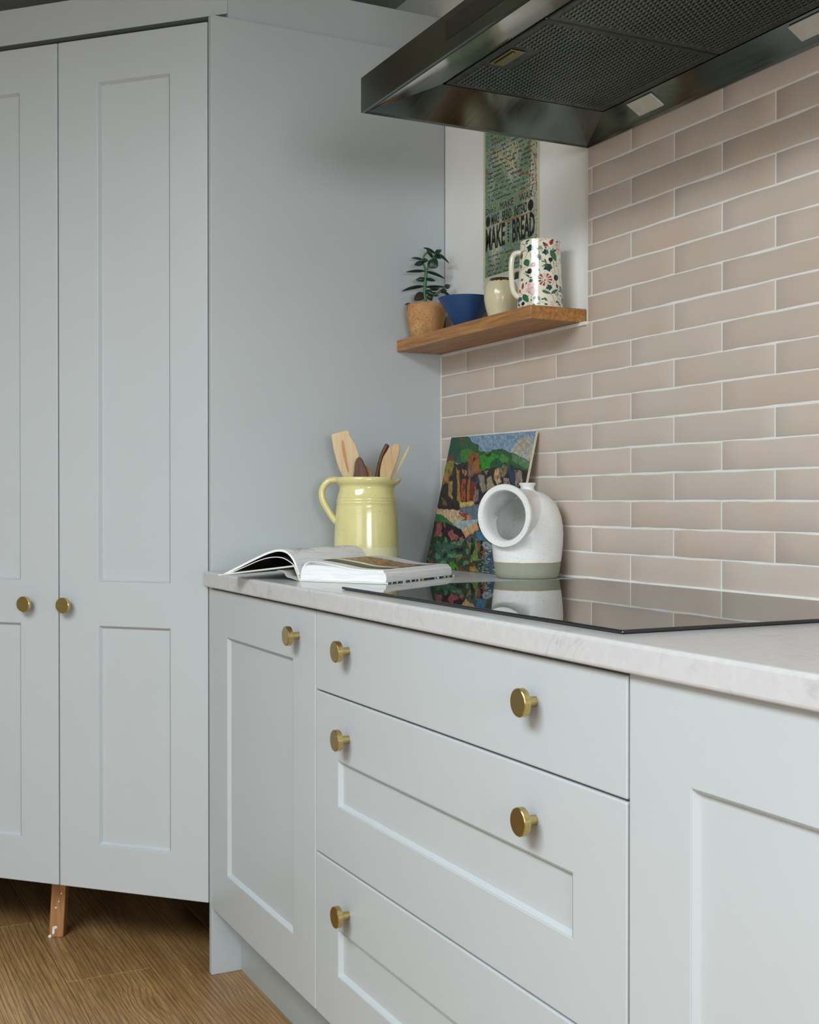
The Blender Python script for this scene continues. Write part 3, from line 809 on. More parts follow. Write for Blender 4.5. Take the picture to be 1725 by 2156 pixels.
# ------------------------------------------------------------------ oil painting
B0 = 0.082
PTL, PTR = Vector((0.0742, -0.0105, 1.2425)), Vector((0.4574, -0.0105, 1.2385))
PBL, PBR = Vector((0.0742, -B0, KT + 0.0012)), Vector((0.4574, -B0, KT + 0.0012))
pn = (PTR - PTL).cross(PTL - PBL).normalized()
if pn.y > 0: pn = -pn
ZP = [(470, 155), (1640, 50), (1242, 2075), (100, 1885)]
layers = [((122, 146, 168), [(400, 0), (1700, 0), (1560, 700), (300, 700)]), ((160, 158, 150), [(1300, 330), (1420, 180), (1560, 120), (1640, 260), (1580, 520), (1450, 430)]), ((160, 152, 138), [(1400, 210), (1470, 140), (1540, 190), (1560, 280), (1450, 330), (1400, 280)]),
 ((42, 84, 48), [(440, 150), (730, 128), (760, 190), (880, 260), (960, 330), (1000, 345), (1040, 335), (1120, 310), (1210, 300), (1290, 350), (1400, 385), (1490, 440), (1580, 500), (1540, 640), (1440, 630), (1370, 570), (1200, 540), (1100, 590), (910, 620), (880, 490), (640, 500), (380, 490)]),
 ((36, 74, 58), [(450, 160), (560, 160), (620, 330), (560, 470), (400, 470)]), ((92, 72, 46), [(590, 160), (650, 150), (680, 190), (640, 235), (600, 210)]),
 ((54, 116, 40), [(600, 330), (740, 300), (800, 350), (720, 470), (640, 490)]), ((44, 128, 34), [(880, 430), (1000, 340), (1100, 370), (1180, 420), (1190, 520), (1000, 600), (910, 612), (890, 520)]), ((72, 122, 46), [(1190, 350), (1300, 430), (1250, 510), (1180, 470)]), ((26, 82, 52), [(1060, 470), (1150, 420), (1195, 480), (1180, 590), (1100, 590), (1040, 560)]), ((30, 50, 36), [(970, 380), (1060, 350), (1040, 400), (980, 410)]),
 ((82, 120, 84), [(1340, 380), (1420, 400), (1560, 490), (1545, 600), (1440, 540), (1330, 470)]), ((98, 134, 96), [(880, 270), (960, 330), (930, 350), (860, 320)]), ((98, 56, 52), [(410, 410), (490, 400), (530, 460), (480, 480), (405, 450)]),
 ((42, 36, 32), [(380, 500), (420, 455), (560, 520), (640, 490), (880, 480), (912, 612), (1060, 560), (1370, 560), (1540, 630), (1500, 800), (1450, 900), (1000, 900), (860, 1060), (600, 1140), (260, 1110), (330, 860)]),
 ((124, 112, 48), [(400, 470), (520, 470), (500, 600), (440, 700), (370, 690)]), ((152, 108, 52), [(360, 650), (430, 640), (440, 760), (350, 790)]), ((150, 122, 62), [(430, 760), (500, 740), (490, 1000), (430, 940)]), ((150, 110, 50), [(535, 525), (590, 600), (610, 800), (625, 1060), (560, 1000), (575, 800), (555, 640)]), ((96, 86, 44), [(330, 960), (370, 970), (430, 1080), (350, 1060)]),
 ((126, 76, 36), [(735, 370), (890, 360), (908, 630), (840, 650), (740, 700), (715, 520)]), ((150, 92, 44), [(800, 500), (870, 450), (890, 600), (800, 640)]), ((116, 90, 80), [(740, 570), (830, 520), (790, 650), (730, 680)]), ((48, 30, 24), [(800, 420), (830, 410), (825, 480), (805, 470)]), ((172, 122, 74), [(640, 580), (690, 585), (715, 640), (690, 685), (650, 640)]), ((150, 66, 32), [(640, 720), (690, 712), (692, 1020), (630, 1025)]), ((156, 88, 38), [(718, 720), (762, 690), (742, 1035), (712, 1035)]), ((98, 46, 32), [(768, 740), (832, 760), (812, 1055), (745, 1030)]), ((182, 94, 48), [(832, 790), (852, 780), (818, 1055), (805, 1010)]),
 ((44, 58, 74), [(850, 650), (905, 640), (885, 770), (830, 790)]), ((138, 124, 112), [(888, 650), (950, 680), (985, 880), (930, 920), (885, 760)]), ((146, 136, 106), [(995, 710), (1045, 670), (1095, 830), (990, 890)]), ((174, 142, 106), [(1098, 590), (1165, 565), (1165, 700), (1195, 760), (1130, 810), (1090, 720)]), ((116, 102, 76), [(1162, 570), (1240, 520), (1285, 600), (1220, 700), (1160, 690)]), ((128, 114, 114), [(1215, 705), (1275, 715), (1310, 820), (1215, 820)]), ((46, 58, 82), [(1265, 570), (1350, 540), (1385, 730), (1360, 840), (1300, 720)]), ((130, 116, 108), [(1372, 590), (1450, 620), (1450, 780), (1400, 860), (1370, 810)]), ((112, 106, 108), [(830, 870), (885, 870), (880, 1035), (825, 1045)]), ((128, 120, 92), [(960, 610), (1010, 600), (985, 660)]),
 ((186, 166, 98), [(605, 1040), (800, 1028), (825, 1070), (640, 1115), (608, 1100)]), ((96, 112, 124), [(600, 1130), (860, 1062), (1000, 1060), (1000, 1330), (740, 1300), (700, 1190)]), ((194, 164, 130), [(255, 1105), (480, 1130), (610, 1150), (700, 1190), (690, 1250), (640, 1290), (500, 1312), (390, 1235), (250, 1175)]), ((162, 132, 98), [(530, 1215), (640, 1215), (600, 1240)]), ((128, 72, 52), [(605, 1160), (745, 1210), (755, 1290), (700, 1270), (598, 1200)]), ((196, 124, 94), [(708, 1215), (752, 1205), (758, 1292), (708, 1282)]),
 ((156, 170, 170), [(500, 1312), (640, 1290), (860, 1275), (850, 1335), (650, 1445), (550, 1400)]), ((36, 62, 44), [(235, 1180), (390, 1230), (500, 1330), (620, 1400), (690, 1520), (830, 1580), (900, 1700), (960, 1800), (960, 2090), (400, 2000), (60, 1930)]), ((62, 108, 138), [(840, 1440), (960, 1450), (980, 1570), (830, 1580)]), ((74, 80, 78), [(700, 1520), (850, 1440), (860, 1560), (720, 1580)]), ((194, 154, 104), [(635, 1445), (850, 1315), (870, 1425), (690, 1525)]),
 ((46, 112, 58), [(240, 1185), (330, 1190), (530, 1355), (430, 1325), (240, 1270)]), ((40, 28, 30), [(230, 1285), (420, 1310), (520, 1360), (640, 1430), (695, 1525), (500, 1560), (220, 1460)]), ((138, 78, 76), [(275, 1300), (335, 1300), (352, 1490), (225, 1490)]), ((138, 78, 76), [(355, 1310), (400, 1320), (390, 1385)]), ((144, 78, 76), [(440, 1440), (490, 1395), (565, 1510), (480, 1565)]), ((144, 82, 76), [(500, 1450), (605, 1510), (560, 1560)]), ((150, 82, 86), [(598, 1530), (660, 1500), (665, 1590), (620, 1595)]),
 ((42, 88, 68), [(250, 1560), (600, 1570), (560, 1720), (300, 1910), (240, 1800)]), ((66, 120, 44), [(380, 1490), (430, 1530), (400, 1560)]), ((62, 128, 38), [(465, 1850), (520, 1830), (600, 1965), (480, 1960)]), ((98, 124, 58), [(700, 1560), (780, 1600), (890, 1860), (800, 1850)]), ((124, 56, 46), [(560, 1890), (720, 1995), (640, 1990)]), ((104, 42, 40), [(700, 1750), (860, 1960), (800, 1990)]), ((112, 66, 62), [(110, 1860), (200, 1780), (230, 1890)]), ((112, 66, 62), [(155, 1690), (200, 1660), (160, 1770)]), ((154, 34, 50), [(600, 1660), (650, 1680), (665, 1725), (620, 1700)]), ((112, 86, 54), [(560, 1790), (640, 1740), (650, 1800), (570, 1850)]), ((154, 112, 50), [(750, 1920), (830, 1960), (910, 2030), (760, 2000)]),
 ((62, 78, 94), [(950, 1710), (1100, 1690), (1300, 1860), (1300, 2100), (950, 2050), (940, 1800)]), ((134, 66, 36), [(830, 1600), (930, 1580), (905, 1650), (985, 1720), (930, 1840), (885, 1750)]), ((134, 148, 154), [(915, 1580), (1030, 1610), (1070, 1700), (950, 1700), (900, 1660)])]


def pcol(u, v):
    x = (ZP[0][0] * (1 - u) + ZP[1][0] * u) * (1 - v) + (ZP[3][0] * (1 - u) + ZP[2][0] * u) * v
    y = (ZP[0][1] * (1 - u) + ZP[1][1] * u) * (1 - v) + (ZP[3][1] * (1 - u) + ZP[2][1] * u) * v
    x += 16 * nz(x * .02, y * .014) + 7 * nz(x * .07, y * .07, 5); y += 16 * nz(x * .02, y * .02, 9)
    c = (70, 70, 60)
    for col, poly in layers:
        if inside((x, y), poly): c = col
    if y > 1540 and x < 980:
        q = nz(x * .016, y * .011, 40); q2 = nz(x * .05, y * .03, 70)
        if q > .28: c = (86, 122, 84)
        elif q < -.34: c = (30, 34, 32)
        elif q2 > .36: c = (118, 58, 54)
    if x > 880 and y > 1700 and nz(x * .02, y * .08, 3) > .33: c = (150, 164, 170)
    if 480 < y < 1110 and nz(x * .035, y * .008, 17) > .36: c = tuple(q * .55 for q in c)
    k = 1 + .24 * nz(x * .045, y * .018, 21) + .22 * nz(x * .11, y * .05, 33)
    return [q * k for q in c]


def ppt(u, v):
    p = PTL.lerp(PTR, u).lerp(PBL.lerp(PBR, u), v)
    return p + pn * (0.0006 + 0.0005 * nz(u * 40, v * 26, 1))


t = thing('oil_painting', 'unframed oil painting of a rocky harbour with green hills, leaning on the tiles', 'painting', (PBL + PBR) / 2)
colour_grid('painted_surface', 250, 280, ppt, pcol, M['vc_oil'], t)
obj('board', prism(bmesh.new(), [PTL, PTR, PBR, PBL], -pn * 0.0055), simple('raw_canvas_board', (206, 196, 170), 0.8, var=.1, scale=90), t)

# ------------------------------------------------------------------ white salt pig
PC = Vector((0.5334, -0.0805, KT)); PD = (PC - CAM).dot(FW)
tc = (CAM - PC); tc.z = 0; tc.normalize()
mn = (tc * math.cos(math.radians(34)) - RT * math.sin(math.radians(34))); mn.z = 0.0; mn.normalize()
M['pig'] = zband('white_speckled_glaze', (150, 152, 134), (232, 232, 230), 0.0335, 0.85, 0.3, wob=0.0035, speck=0.004, line=(176, 132, 50), soft=0.0004, nsc=30)
outer = [(0.0, 0.0), (0.0600, 0.0), (0.0640, 0.003), (0.0670, 0.014), (0.0690, 0.028), (0.0715, 0.045), (0.0738, 0.068), (0.0748, 0.090), (0.0738, 0.110), (0.0705, 0.128), (0.0640, 0.146), (0.0540, 0.161), (0.0420, 0.1715), (0.0290, 0.178), (0.0190, 0.1805), (0.0150, 0.1830), (0.0138, 0.1870), (0.0145, 0.1905), (0.0172, 0.1945), (0.0178, 0.1965), (0.0165, 0.1978), (0.0, 0.1970)]
inner = [(0.0, 0.008), (0.0590, 0.008), (0.0635, 0.02), (0.0675, 0.06), (0.0683, 0.09), (0.0650, 0.120), (0.0540, 0.146), (0.0380, 0.162), (0.0, 0.170)]
mz = hit(1062, 1086, PD - 0.07).z - KT
mc = PC + Vector((0, 0, mz)); RO, RI, FR = 0.0640, 0.0505, 0.090
tubeo = [(0.0, 0.02), (0.0560, 0.02), (0.0570, FR - 0.022), (0.0600, FR - 0.013), (RO, FR - 0.007), (RO + .0008, FR - 0.003), (RO - 0.001, FR), (0.0, FR)]
hole = [(0.0, 0.0), (RI - .003, 0.0), (RI - .001, FR - 0.02), (RI, FR - 0.003), (RI + 0.003, FR + 0.0005), (RI + 0.004, FR + 0.01), (0.0, FR + 0.01)]


def tmp(prof, base, ax, seg=72):
    bm = lathe(bmesh.new(), prof, base, ax, seg); bmesh.ops.recalc_face_normals(bm, faces=bm.faces)
    me = bpy.data.meshes.new('tmp'); bm.to_mesh(me); bm.free(); o = bpy.data.objects.new('tmp', me); COL.objects.link(o); return o


parts_ = [tmp(outer, PC, (0, 0, 1)), tmp(tubeo, mc, mn), tmp(inner, PC, (0, 0, 1)), tmp(hole, mc, mn)]
for q, op in ((1, 'UNION'), (2, 'DIFFERENCE'), (3, 'DIFFERENCE')):
    m_ = parts_[0].modifiers.new('b', 'BOOLEAN'); m_.object = parts_[q]; m_.operation = op; m_.solver = 'EXACT'
bpy.context.view_layer.update()
dg = bpy.context.evaluated_depsgraph_get()
me = bpy.data.meshes.new_from_object(parts_[0].evaluated_get(dg)); me.name = 'salt_pig'
for q in parts_: bpy.data.objects.remove(q)
me.transform(Matrix.Translation(-PC)); me.materials.clear(); me.materials.append(M['pig'])
for p in me.polygons: p.use_smooth = True
me.set_sharp_from_angle(angle=0.75)
o = bpy.data.objects.new('salt_pig', me); COL.objects.link(o); o.location = PC
tag(o, 'white stoneware salt pig with a round open mouth and bare clay foot', 'salt pig')

# ------------------------------------------------------------------ open cookbook
BS = Vector((0.4311, -0.5475, KT + 0.0004)); ba = math.radians(35)
bu = Vector((math.cos(ba), math.sin(ba), 0)); bw = Vector((-bu.y, bu.x, 0)); BL = 0.28
bp3 = lambda s, w_, z: BS + bu * s + bw * w_ + Vector((0, 0, z))


def sheet(pts, w0, w1):
    return prism(bmesh.new(), [bp3(s, w0, z) for s, z in pts], bw * (w1 - w0))


def dens(pts, n=4): return [(v.x, v.y) for v in catmull([Vector((a, b, 0)) for a, b in pts], n)]


def offset(line, d):
    out = []
    for i, (a, b) in enumerate(line):
        p, q = line[max(i - 1, 0)], line[min(i + 1, len(line) - 1)]
        l = math.hypot(q[0] - p[0], q[1] - p[1]) or 1; out.append((a + (q[1] - p[1]) / l * d, b - (q[0] - p[0]) / l * d))
    return out


def page_mat():
    k = NT('page_edges'); k.set(Roughness=0.7)
    v = k.coord((14, 14, 900)); f = k.noise(v, 1.2, 4, 0.6, 0.4)
    k.l(k.ramp(f, [(0.28, lin((176, 176, 178))), (0.45, lin((232, 232, 232))), (1, lin((240, 240, 240)))]), k.b.inputs['Base Color'])
    return k.m


def cover_mat():
    k = NT('patterned_cover'); k.set(Roughness=0.5)
    v = k.coord((150, 150, 1)); f = k.n('ShaderNodeTexVoronoi'); f.inputs['Scale'].default_value = 1.0; k.l(v, f.inputs['Vector'])
    sp = k.n('ShaderNodeSeparateColor'); k.l(f.outputs['Color'], sp.inputs[0])
    k.l(k.ramp(sp.outputs[0], [(0, lin((24, 36, 52))), (0.4, lin((226, 226, 222))), (0.55, lin((40, 92, 112))), (0.75, lin((18, 24, 34))), (0.92, lin((176, 172, 120)))], 'CONSTANT'), k.b.inputs['Base Color'])
    return k.m


M['pages'] = page_mat(); M['page'] = simple('white_page', (236, 236, 238), 0.42, var=.01)
M['board'] = simple('cover_inner_board', (214, 214, 206), 0.6); M['pattern'] = cover_mat()
t = thing('open_cookbook', 'open cookbook with a food photo, overhanging the front edge of the worktop', 'book', BS)
obj('back_cover', sheet([(0.0, 0.0), (0.2, 0.0), (0.2, 0.0028), (0.0, 0.0028)], -.003, BL + .003), M['board'], t, bevel=.0005)
obj('cover_edge', sheet([(0.2001, 0.0), (0.2030, 0.0), (0.2030, 0.0034), (0.2001, 0.0034)], -.003, BL + .003), M['pattern'], t, label='patterned blue, black and white cover edge')
obj('front_cover', sheet([(-0.200, 0.0050), (-0.014, 0.0282), (-0.0145, 0.0312), (-0.2005, 0.0080)], -.003, BL + .003), M['board'], t, bevel=.0006)
obj('spine', sheet([(-0.0135, 0.0290), (-0.0005, 0.0005), (0.0022, 0.0012), (-0.0105, 0.0300)], -.003, BL + .003), M['board'], t, bevel=.0005)
jk = dens([(-0.055, 0.0205), (-0.040, 0.0185), (-0.032, 0.0085), (-0.020, 0.0055), (-0.004, 0.0012)])
obj('jacket_flap', sheet(jk + offset(jk, 0.0006)[::-1], 0, BL), M['board'], t, smooth=True)
RT_TOP = dens([(0.0015, 0.016), (0.004, 0.026), (0.015, 0.0378), (0.032, 0.0402), (0.077, 0.035), (0.127, 0.0275), (0.190, 0.0262)])
low = dens([(0.0015, 0.016), (0.004, 0.022), (0.015, 0.030), (0.032, 0.0325), (0.077, 0.0295), (0.127, 0.0235), (0.192, 0.0225)])
obj('page_block', sheet([(0.001, 0.003), (0.1955, 0.003), (0.1975, 0.010), (0.1965, 0.0185), (0.192, 0.0225)] + low[::-1], 0, BL), M['pages'], t, smooth=0.5)
for q in range(4):
    f = 0.18 + q * 0.27
    ln = [(a[0] * (1 - f) + b[0] * f, a[1] * (1 - f) + b[1] * f) for a, b in zip(low, RT_TOP)]
    obj('page', sheet(ln + offset(ln, 0.0009 if q < 3 else 0.0012)[::-1], 0.0005 * q, BL - .0004 * q), M['page'], t, smooth=0.9)
LP = dens([(-0.1880, 0.0100), (-0.176, 0.0150), (-0.108, 0.0447), (-0.073, 0.058), (-0.048, 0.0622), (-0.028, 0.0569), (-0.014, 0.043), (-0.006, 0.026), (-0.001, 0.013)])
obj('page_block', sheet(LP + [(a, b) for a, b in offset(LP, 0.0042)][::-1], 0, BL), M['pages'], t, smooth=0.7)
l2 = dens([(-0.172, 0.0118), (-0.135, 0.026), (-0.098, 0.040), (-0.070, 0.0465), (-0.045, 0.0465), (-0.027, 0.040), (-0.014, 0.031), (-0.004, 0.018)])
obj('page_block', sheet(l2 + offset(l2, 0.0014)[::-1], 0, BL), M['page'], t, smooth=0.8)
LINING = simple('black_lining', (12, 12, 12), 0.9)  # black sheets added so the hollow under the arched pages looks dark
obj('hollow_lining', sheet(offset(LP, 0.0044)[3:-3] + offset(LP, 0.0047)[3:-3][::-1], .001, BL - .001), LINING, t, smooth=0.8)
obj('hollow_lining', sheet(offset(l2, 0.0016)[2:-2] + offset(l2, 0.0019)[2:-2][::-1], .001, BL - .001), LINING, t, smooth=0.8)
obj('hollow_lining', sheet(offset(l2, -0.0005)[2:-2] + offset(l2, -0.0002)[2:-2][::-1], .001, BL - .001), LINING, t, smooth=0.8)
obj('hollow_lining', sheet([(-0.196, 0.0088), (-0.016, 0.0314), (-0.016, 0.0317), (-0.196, 0.0091)], .001, BL - .001), LINING, t)
topz = lambda line, s: next((a[1] + (b[1] - a[1]) * (s - a[0]) / (b[0] - a[0]) for a, b in zip(line, line[1:]) if a[0] <= s <= b[0]), line[-1][1])
# printed matter: food photograph on the right page, lines of text on the left page
RP0 = [(a, b) for a, b in RT_TOP if a >= 0.004]


def food(u, v):
    if v < 0.20: c = (70, 74, 56)
    elif v < 0.27: c = (238, 238, 238)
    elif v < 0.80:
        q = nz(u * 7, v * 16, 3); q2 = nz(u * 16, v * 30, 8)
        edge = ((u - .5) / .52) ** 2 + ((v - .5) / .33) ** 2
        c = (176, 128, 84) if q > .25 else (206, 160, 122) if q2 > .3 else (96, 74, 50) if q < -.1 else (138, 100, 64)
        if edge > 1: c = (104, 106, 84) if q2 > 0 else (84, 88, 66)
    else:
        c = (205, 208, 214)
    return c


def foodp(u, v):
    s = 0.022 + u * 0.152; return bp3(s, 0.040 + v * 0.222, topz(RP0, s) + 0.0011)


colour_grid('food_photo', 60, 60, foodp, food, M['vc_paper'], t)
bm = bmesh.new()
LPo = offset(LP, -0.0005)
for (w0, w1, s0, s1) in ((0.025, 0.095, -0.120, -0.022), (0.115, 0.150, -0.120, -0.034), (0.175, 0.225, -0.120, -0.022), (0.238, 0.258, -0.1, -0.026)):
    wv = w0
    while wv < w1:
        ss = [s0 + (s1 - s0 - R.uniform(0, .014)) * i / 14 for i in range(15)]
        pr = [(bp3(s, wv, topz(LPo, s)), bp3(s, wv + .0011, topz(LPo, s))) for s in ss]
        for i in range(14):
            if R.random() < .1: continue
            bm.faces.new([bm.verts.new(p) for p in (pr[i][0], pr[i + 1][0], pr[i + 1][1], pr[i][1])])
        wv += 0.0046
o = obj('printed_text', bm, simple('grey_ink', (120, 120, 120), 0.7), t); o['kind'] = 'stuff'

# ------------------------------------------------------------------ things on the shelf
SZ = S1 + 0.0003
# floral jug
FC = Vector((0.547, -0.058, SZ)); FD = (FC - CAM).dot(FW)
fzt = hit(1130, 502, FD - 0.035).z - SZ
fr = lambda h: 0.0478 + (0.0412 - 0.0478) * h / fzt
t = thing('floral_jug', 'cream jug printed with leaves, berries and flowers at the open end of the shelf', 'jug', FC)
M['cream'] = simple('cream_glaze', (232, 226, 204), 0.12, var=.02, coat=.4)
prof = [(0.0, 0.0), (fr(0) - .002, 0.0), (fr(0), 0.002)] + [(fr(fzt * i / 10), max(.002, fzt * i / 10)) for i in range(1, 10)] + [(fr(fzt), fzt - 0.001), (fr(fzt) - .0012, fzt), (fr(fzt) - .003, fzt - .001), (fr(0) - .004, 0.006), (0.0, 0.006)]
obj('body', lathe(bmesh.new(), prof, FC, seg=96), M['cream'], t, smooth=0.8)
fo, fs = (1060, 490), 12.32
hp = catmull([hit(fo[0] + X / fs, fo[1] + Y / fs, FD) for X, Y in ((440, 520), (370, 525), (280, 565), (225, 700), (205, 1000), (225, 1330), (265, 1530), (340, 1640), (400, 1680))], 5)
obj('handle', tube(bmesh.new(), hp, 0.0056, 12, flat=(VW, 1.3)), M['cream'], t, smooth=True)
PR = {}   # colour -> list of polygons in crop coordinates
def P_(c, pts): PR.setdefault(c, []).append(pts)
def ell(cx, cy, a, b, ang=0, n=14): return [(cx + a * math.cos(q) * math.cos(ang) - b * math.sin(q) * math.sin(ang), cy + a * math.cos(q) * math.sin(ang) + b * math.sin(q) * math.cos(ang)) for q in [2 * PI * i / n for i in range(n)]]
def leaf2(x0, y0, x1, y1, w_, c):
    L = math.hypot(x1 - x0, y1 - y0); dx, dy = (x1 - x0) / L, (y1 - y0) / L; a = []; b = []
    for i in range(9):
        q = i / 8; ww = w_ * math.sin(PI * q ** .8) ** .9; cx, cy = x0 + dx * L * q, y0 + dy * L * q
        a.append((cx - dy * ww, cy + dx * ww)); b.append((cx + dy * ww, cy - dx * ww))
    P_(c, a[:1] + a[1:-1] + [a[-1]] + b[1:-1][::-1])
def ivy(cx, cy, r, ang, c):
    pts = []
    for i, k in enumerate((1.45, .85, 1.15, .72, .85, .62, .85, .72, 1.15, .85)): pts.append((cx + r * k * math.cos(ang + i * PI / 5), cy + r * k * math.sin(ang + i * PI / 5)))
    P_(c, pts)
def stem2(pts, w_=9, c='stem'):
    sp_ = [(v.x, v.y) for v in catmull([Vector((*p, 0)) for p in pts], 4)]
    P_(c, offset(sp_, w_ / 2) + offset(sp_, -w_ / 2)[::-1])
for pts in (((440, 215), (500, 330), (440, 480), (425, 650), (420, 820), (380, 1000)), ((600, 420), (540, 560), (520, 640)), ((720, 300), (820, 240)), ((850, 240), (1000, 160), (1040, 210)), ((1080, 360), (1140, 440), (1190, 480)), ((760, 320), (850, 480), (880, 580)), ((650, 520), (660, 640)), ((1190, 980), (1260, 1080)), ((1060, 1370), (1100, 1480), (1240, 1640), (1290, 1780)), ((1220, 740), (1240, 850), (1290, 1020)), ((1310, 1230), (1330, 1420)), ((430, 1510), (480, 1570)), ((1200, 1580), (1290, 1560), (1380, 1660), (1500, 1800)), ((520, 870), (620, 840), (640, 820)), ((480, 1000), (560, 1080), (650, 1150)), ((640, 1570), (600, 1700), (560, 1800)), ((900, 660), (960, 720), (1050, 810)), ((1350, 900), (1380, 1100), (1430, 1300)), ((740, 1000), (770, 1120)), ((1250, 1230), (1220, 1360))): stem2(pts)
ivy(645, 370, 95, 2.0, 'ivy'); ivy(1040, 505, 80, 2.9, 'ivy'); ivy(1120, 890, 110, 2.7, 'ivy'); ivy(1160, 1410, 80, 2.8, 'ivy'); ivy(410, 1660, 70, 1.9, 'ivy'); ivy(690, 1230, 55, 2.7, 'ivy')
leaf2(1150, 440, 1300, 730, 70, 'green'); leaf2(520, 660, 600, 860, 78, 'green'); leaf2(490, 1560, 635, 1790, 70, 'green'); leaf2(960, 1500, 1190, 1580, 38, 'green'); leaf2(1200, 1570, 1370, 1440, 40, 'green'); leaf2(1410, 1330, 1480, 1540, 36, 'green'); leaf2(840, 350, 960, 440, 38, 'pale_green'); leaf2(390, 860, 450, 800, 22, 'green'); leaf2(415, 1190, 490, 1160, 34, 'green'); leaf2(740, 1720, 830, 1640, 34, 'pale_green'); leaf2(870, 1640, 920, 1770, 32, 'pale_green'); leaf2(510, 220, 620, 170, 22, 'ivy'); leaf2(690, 185, 810, 180, 20, 'pale_green'); leaf2(1000, 680, 1060, 810, 22, 'green'); leaf2(920, 740, 1020, 770, 14, 'green'); leaf2(640, 1150, 720, 1160, 18, 'ivy'); leaf2(550, 1060, 650, 1140, 20, 'green'); leaf2(1020, 1680, 1105, 1770, 30, 'green'); leaf2(1310, 1760, 1420, 1790, 28, 'green'); leaf2(1030, 1840, 1130, 1860, 26, 'green'); leaf2(1470, 1620, 1500, 1790, 20, 'ivy'); leaf2(1440, 980, 1465, 1180, 16, 'pale_green'); leaf2(1380, 620, 1430, 760, 20, 'pale_green'); leaf2(370, 1760, 420, 1870, 22, 'ivy'); leaf2(550, 1320, 580, 1250, 16, 'ivy'); leaf2(800, 870, 810, 1010, 16, 'pale_green'); leaf2(1275, 240, 1330, 180, 16, 'ivy'); leaf2(820, 1840, 940, 1830, 22, 'pale_green'); leaf2(440, 1900, 520, 1880, 26, 'ivy')
for (x, y, a, b) in ((640, 985, 60, 70), (1155, 695, 56, 54), (1305, 1150, 54, 80), (495, 1800, 44, 52), (420, 550, 34, 80)): P_('berry', ell(x, y, a, b))
P_('dusk', ell(885, 650, 34, 70)); P_('dusk', ell(870, 1160, 20, 40))
for (x, y, a, b, r_) in ((1020, 320, 62, 44, .5), (1158, 248, 68, 46, 1.8), (474, 1350, 72, 28, 1.6), (404, 1460, 52, 24, 1.5)): P_('hip', ell(x, y, a, b, r_))
P_('berry', ell(970, 275, 22, 26)); P_('berry', ell(1190, 185, 24, 20)); P_('berry', ell(484, 1282, 14, 14))
for i in range(7): P_('hip', ell(725 + 38 * math.cos(i * .9), 835 + 40 * math.sin(i * .9), 30, 26, i * .9))
for i in range(5): P_('pink', smooth_poly(ell(715 + 88 * math.cos(i * 1.257 + .3), 1435 + 92 * math.sin(i * 1.257 + .3), 86, 66, i * 1.257 + .3, 8), 2))
P_('pollen', ell(718, 1430, 24, 26))
for i in range(11):
    q = i * 2 * PI / 11; P_('pink' if i % 3 == 2 else 'hip', [(1030 + math.cos(q + d) * r_, 1215 + math.sin(q + d) * r_ * .9) for d, r_ in ((0, 34), (-.14, 120), (-.2, 170), (0, 190), (.2, 170), (.14, 120))])
P_('green', ell(1030, 1230, 22, 20))
for (x, y, r_) in ((740, 520, 60), (930, 1340, 44), (1310, 360, 60), (1320, 780, 60), (1330, 1560, 50), (1230, 1820, 70), (880, 180, 40), (480, 880, 40), (690, 1760, 50), (640, 1860, 60)):
    for i in range(5): P_('pink', ell(x + r_ * .6 * math.cos(i * 1.3 + x), y + r_ * .7 * math.sin(i * 1.3 + x), r_ * .5, r_ * .24, i * 1.3 + x, 8))
P_('pink', ell(1310, 290, 50, 40)); P_('pink', ell(1340, 440, 36, 110))
rq = random.Random(11)
for i in range(34):
    X, Y, q = rq.uniform(400, 1460), rq.uniform(200, 1840), rq.uniform(0, 6.28); l_ = rq.uniform(60, 120)
    leaf2(X, Y, X + l_ * math.cos(q), Y + l_ * math.sin(q), l_ * .26, rq.choice(['green', 'pale_green', 'ivy', 'green']))
    stem2(((X, Y), (X - 60 * math.cos(q + .3), Y - 60 * math.sin(q + .3)), (X - 130 * math.cos(q + .7), Y - 130 * math.sin(q + .7))), 7)
CC = {'stem': (96, 92, 70), 'ivy': (24, 66, 66), 'green': (52, 106, 78), 'pale_green': (128, 156, 134), 'berry': (30, 30, 42), 'dusk': (120, 118, 136), 'hip': (160, 50, 42), 'pink': (222, 184, 178), 'pollen': (150, 150, 80)}
az0 = math.atan2(tc.y, tc.x); tcf = CAM - FC; az0 = math.atan2(tcf.y, tcf.x)
bm = bmesh.new(); mats = []; order = ['pink', 'stem', 'pale_green', 'green', 'ivy', 'hip', 'dusk', 'berry', 'pollen']
for li, c in enumerate(order):
    mats.append(simple('print_' + c, CC[c], 0.14, var=.12, scale=160, coat=.4))
    for pts in PR.get(c, []):
        b2 = bmesh.new(); f = b2.faces.new([b2.verts.new((x, y, 0)) for x, y in pts])
        bmesh.ops.triangulate(b2, faces=b2.faces)
        for _ in range(4):
            le = [e for e in b2.edges if e.calc_length() > 52]
            if not le: break
            bmesh.ops.subdivide_edges(b2, edges=le, cuts=1); bmesh.ops.triangulate(b2, faces=b2.faces)
        for half in (0, PI):
            vm = {}
            for v in b2.verts:
                X, Y = v.co.x, v.co.y; q = (Y - 140) / 1740; hw_ = 507 + (590 - 507) * q; cx = 878 + (930 - 878) * q
                h = min(max(fzt - (Y - 140) / fs * 0.000985, .0012), fzt - .0012); s_ = max(-.985, min(.985, (X - cx) / hw_))
                th = az0 + math.asin(s_) + half; r_ = fr(h) + 0.00012 + 0.00004 * li
                vm[v] = bm.verts.new(FC + Vector((math.cos(th) * r_, math.sin(th) * r_, h)))
            for f in b2.faces:
                try: nf = bm.faces.new([vm[v] for v in f.verts]); nf.material_index = li
                except ValueError: pass
        b2.free()
o = obj('floral_print', bm, mats, t, smooth=1.2); o['kind'] = 'stuff'

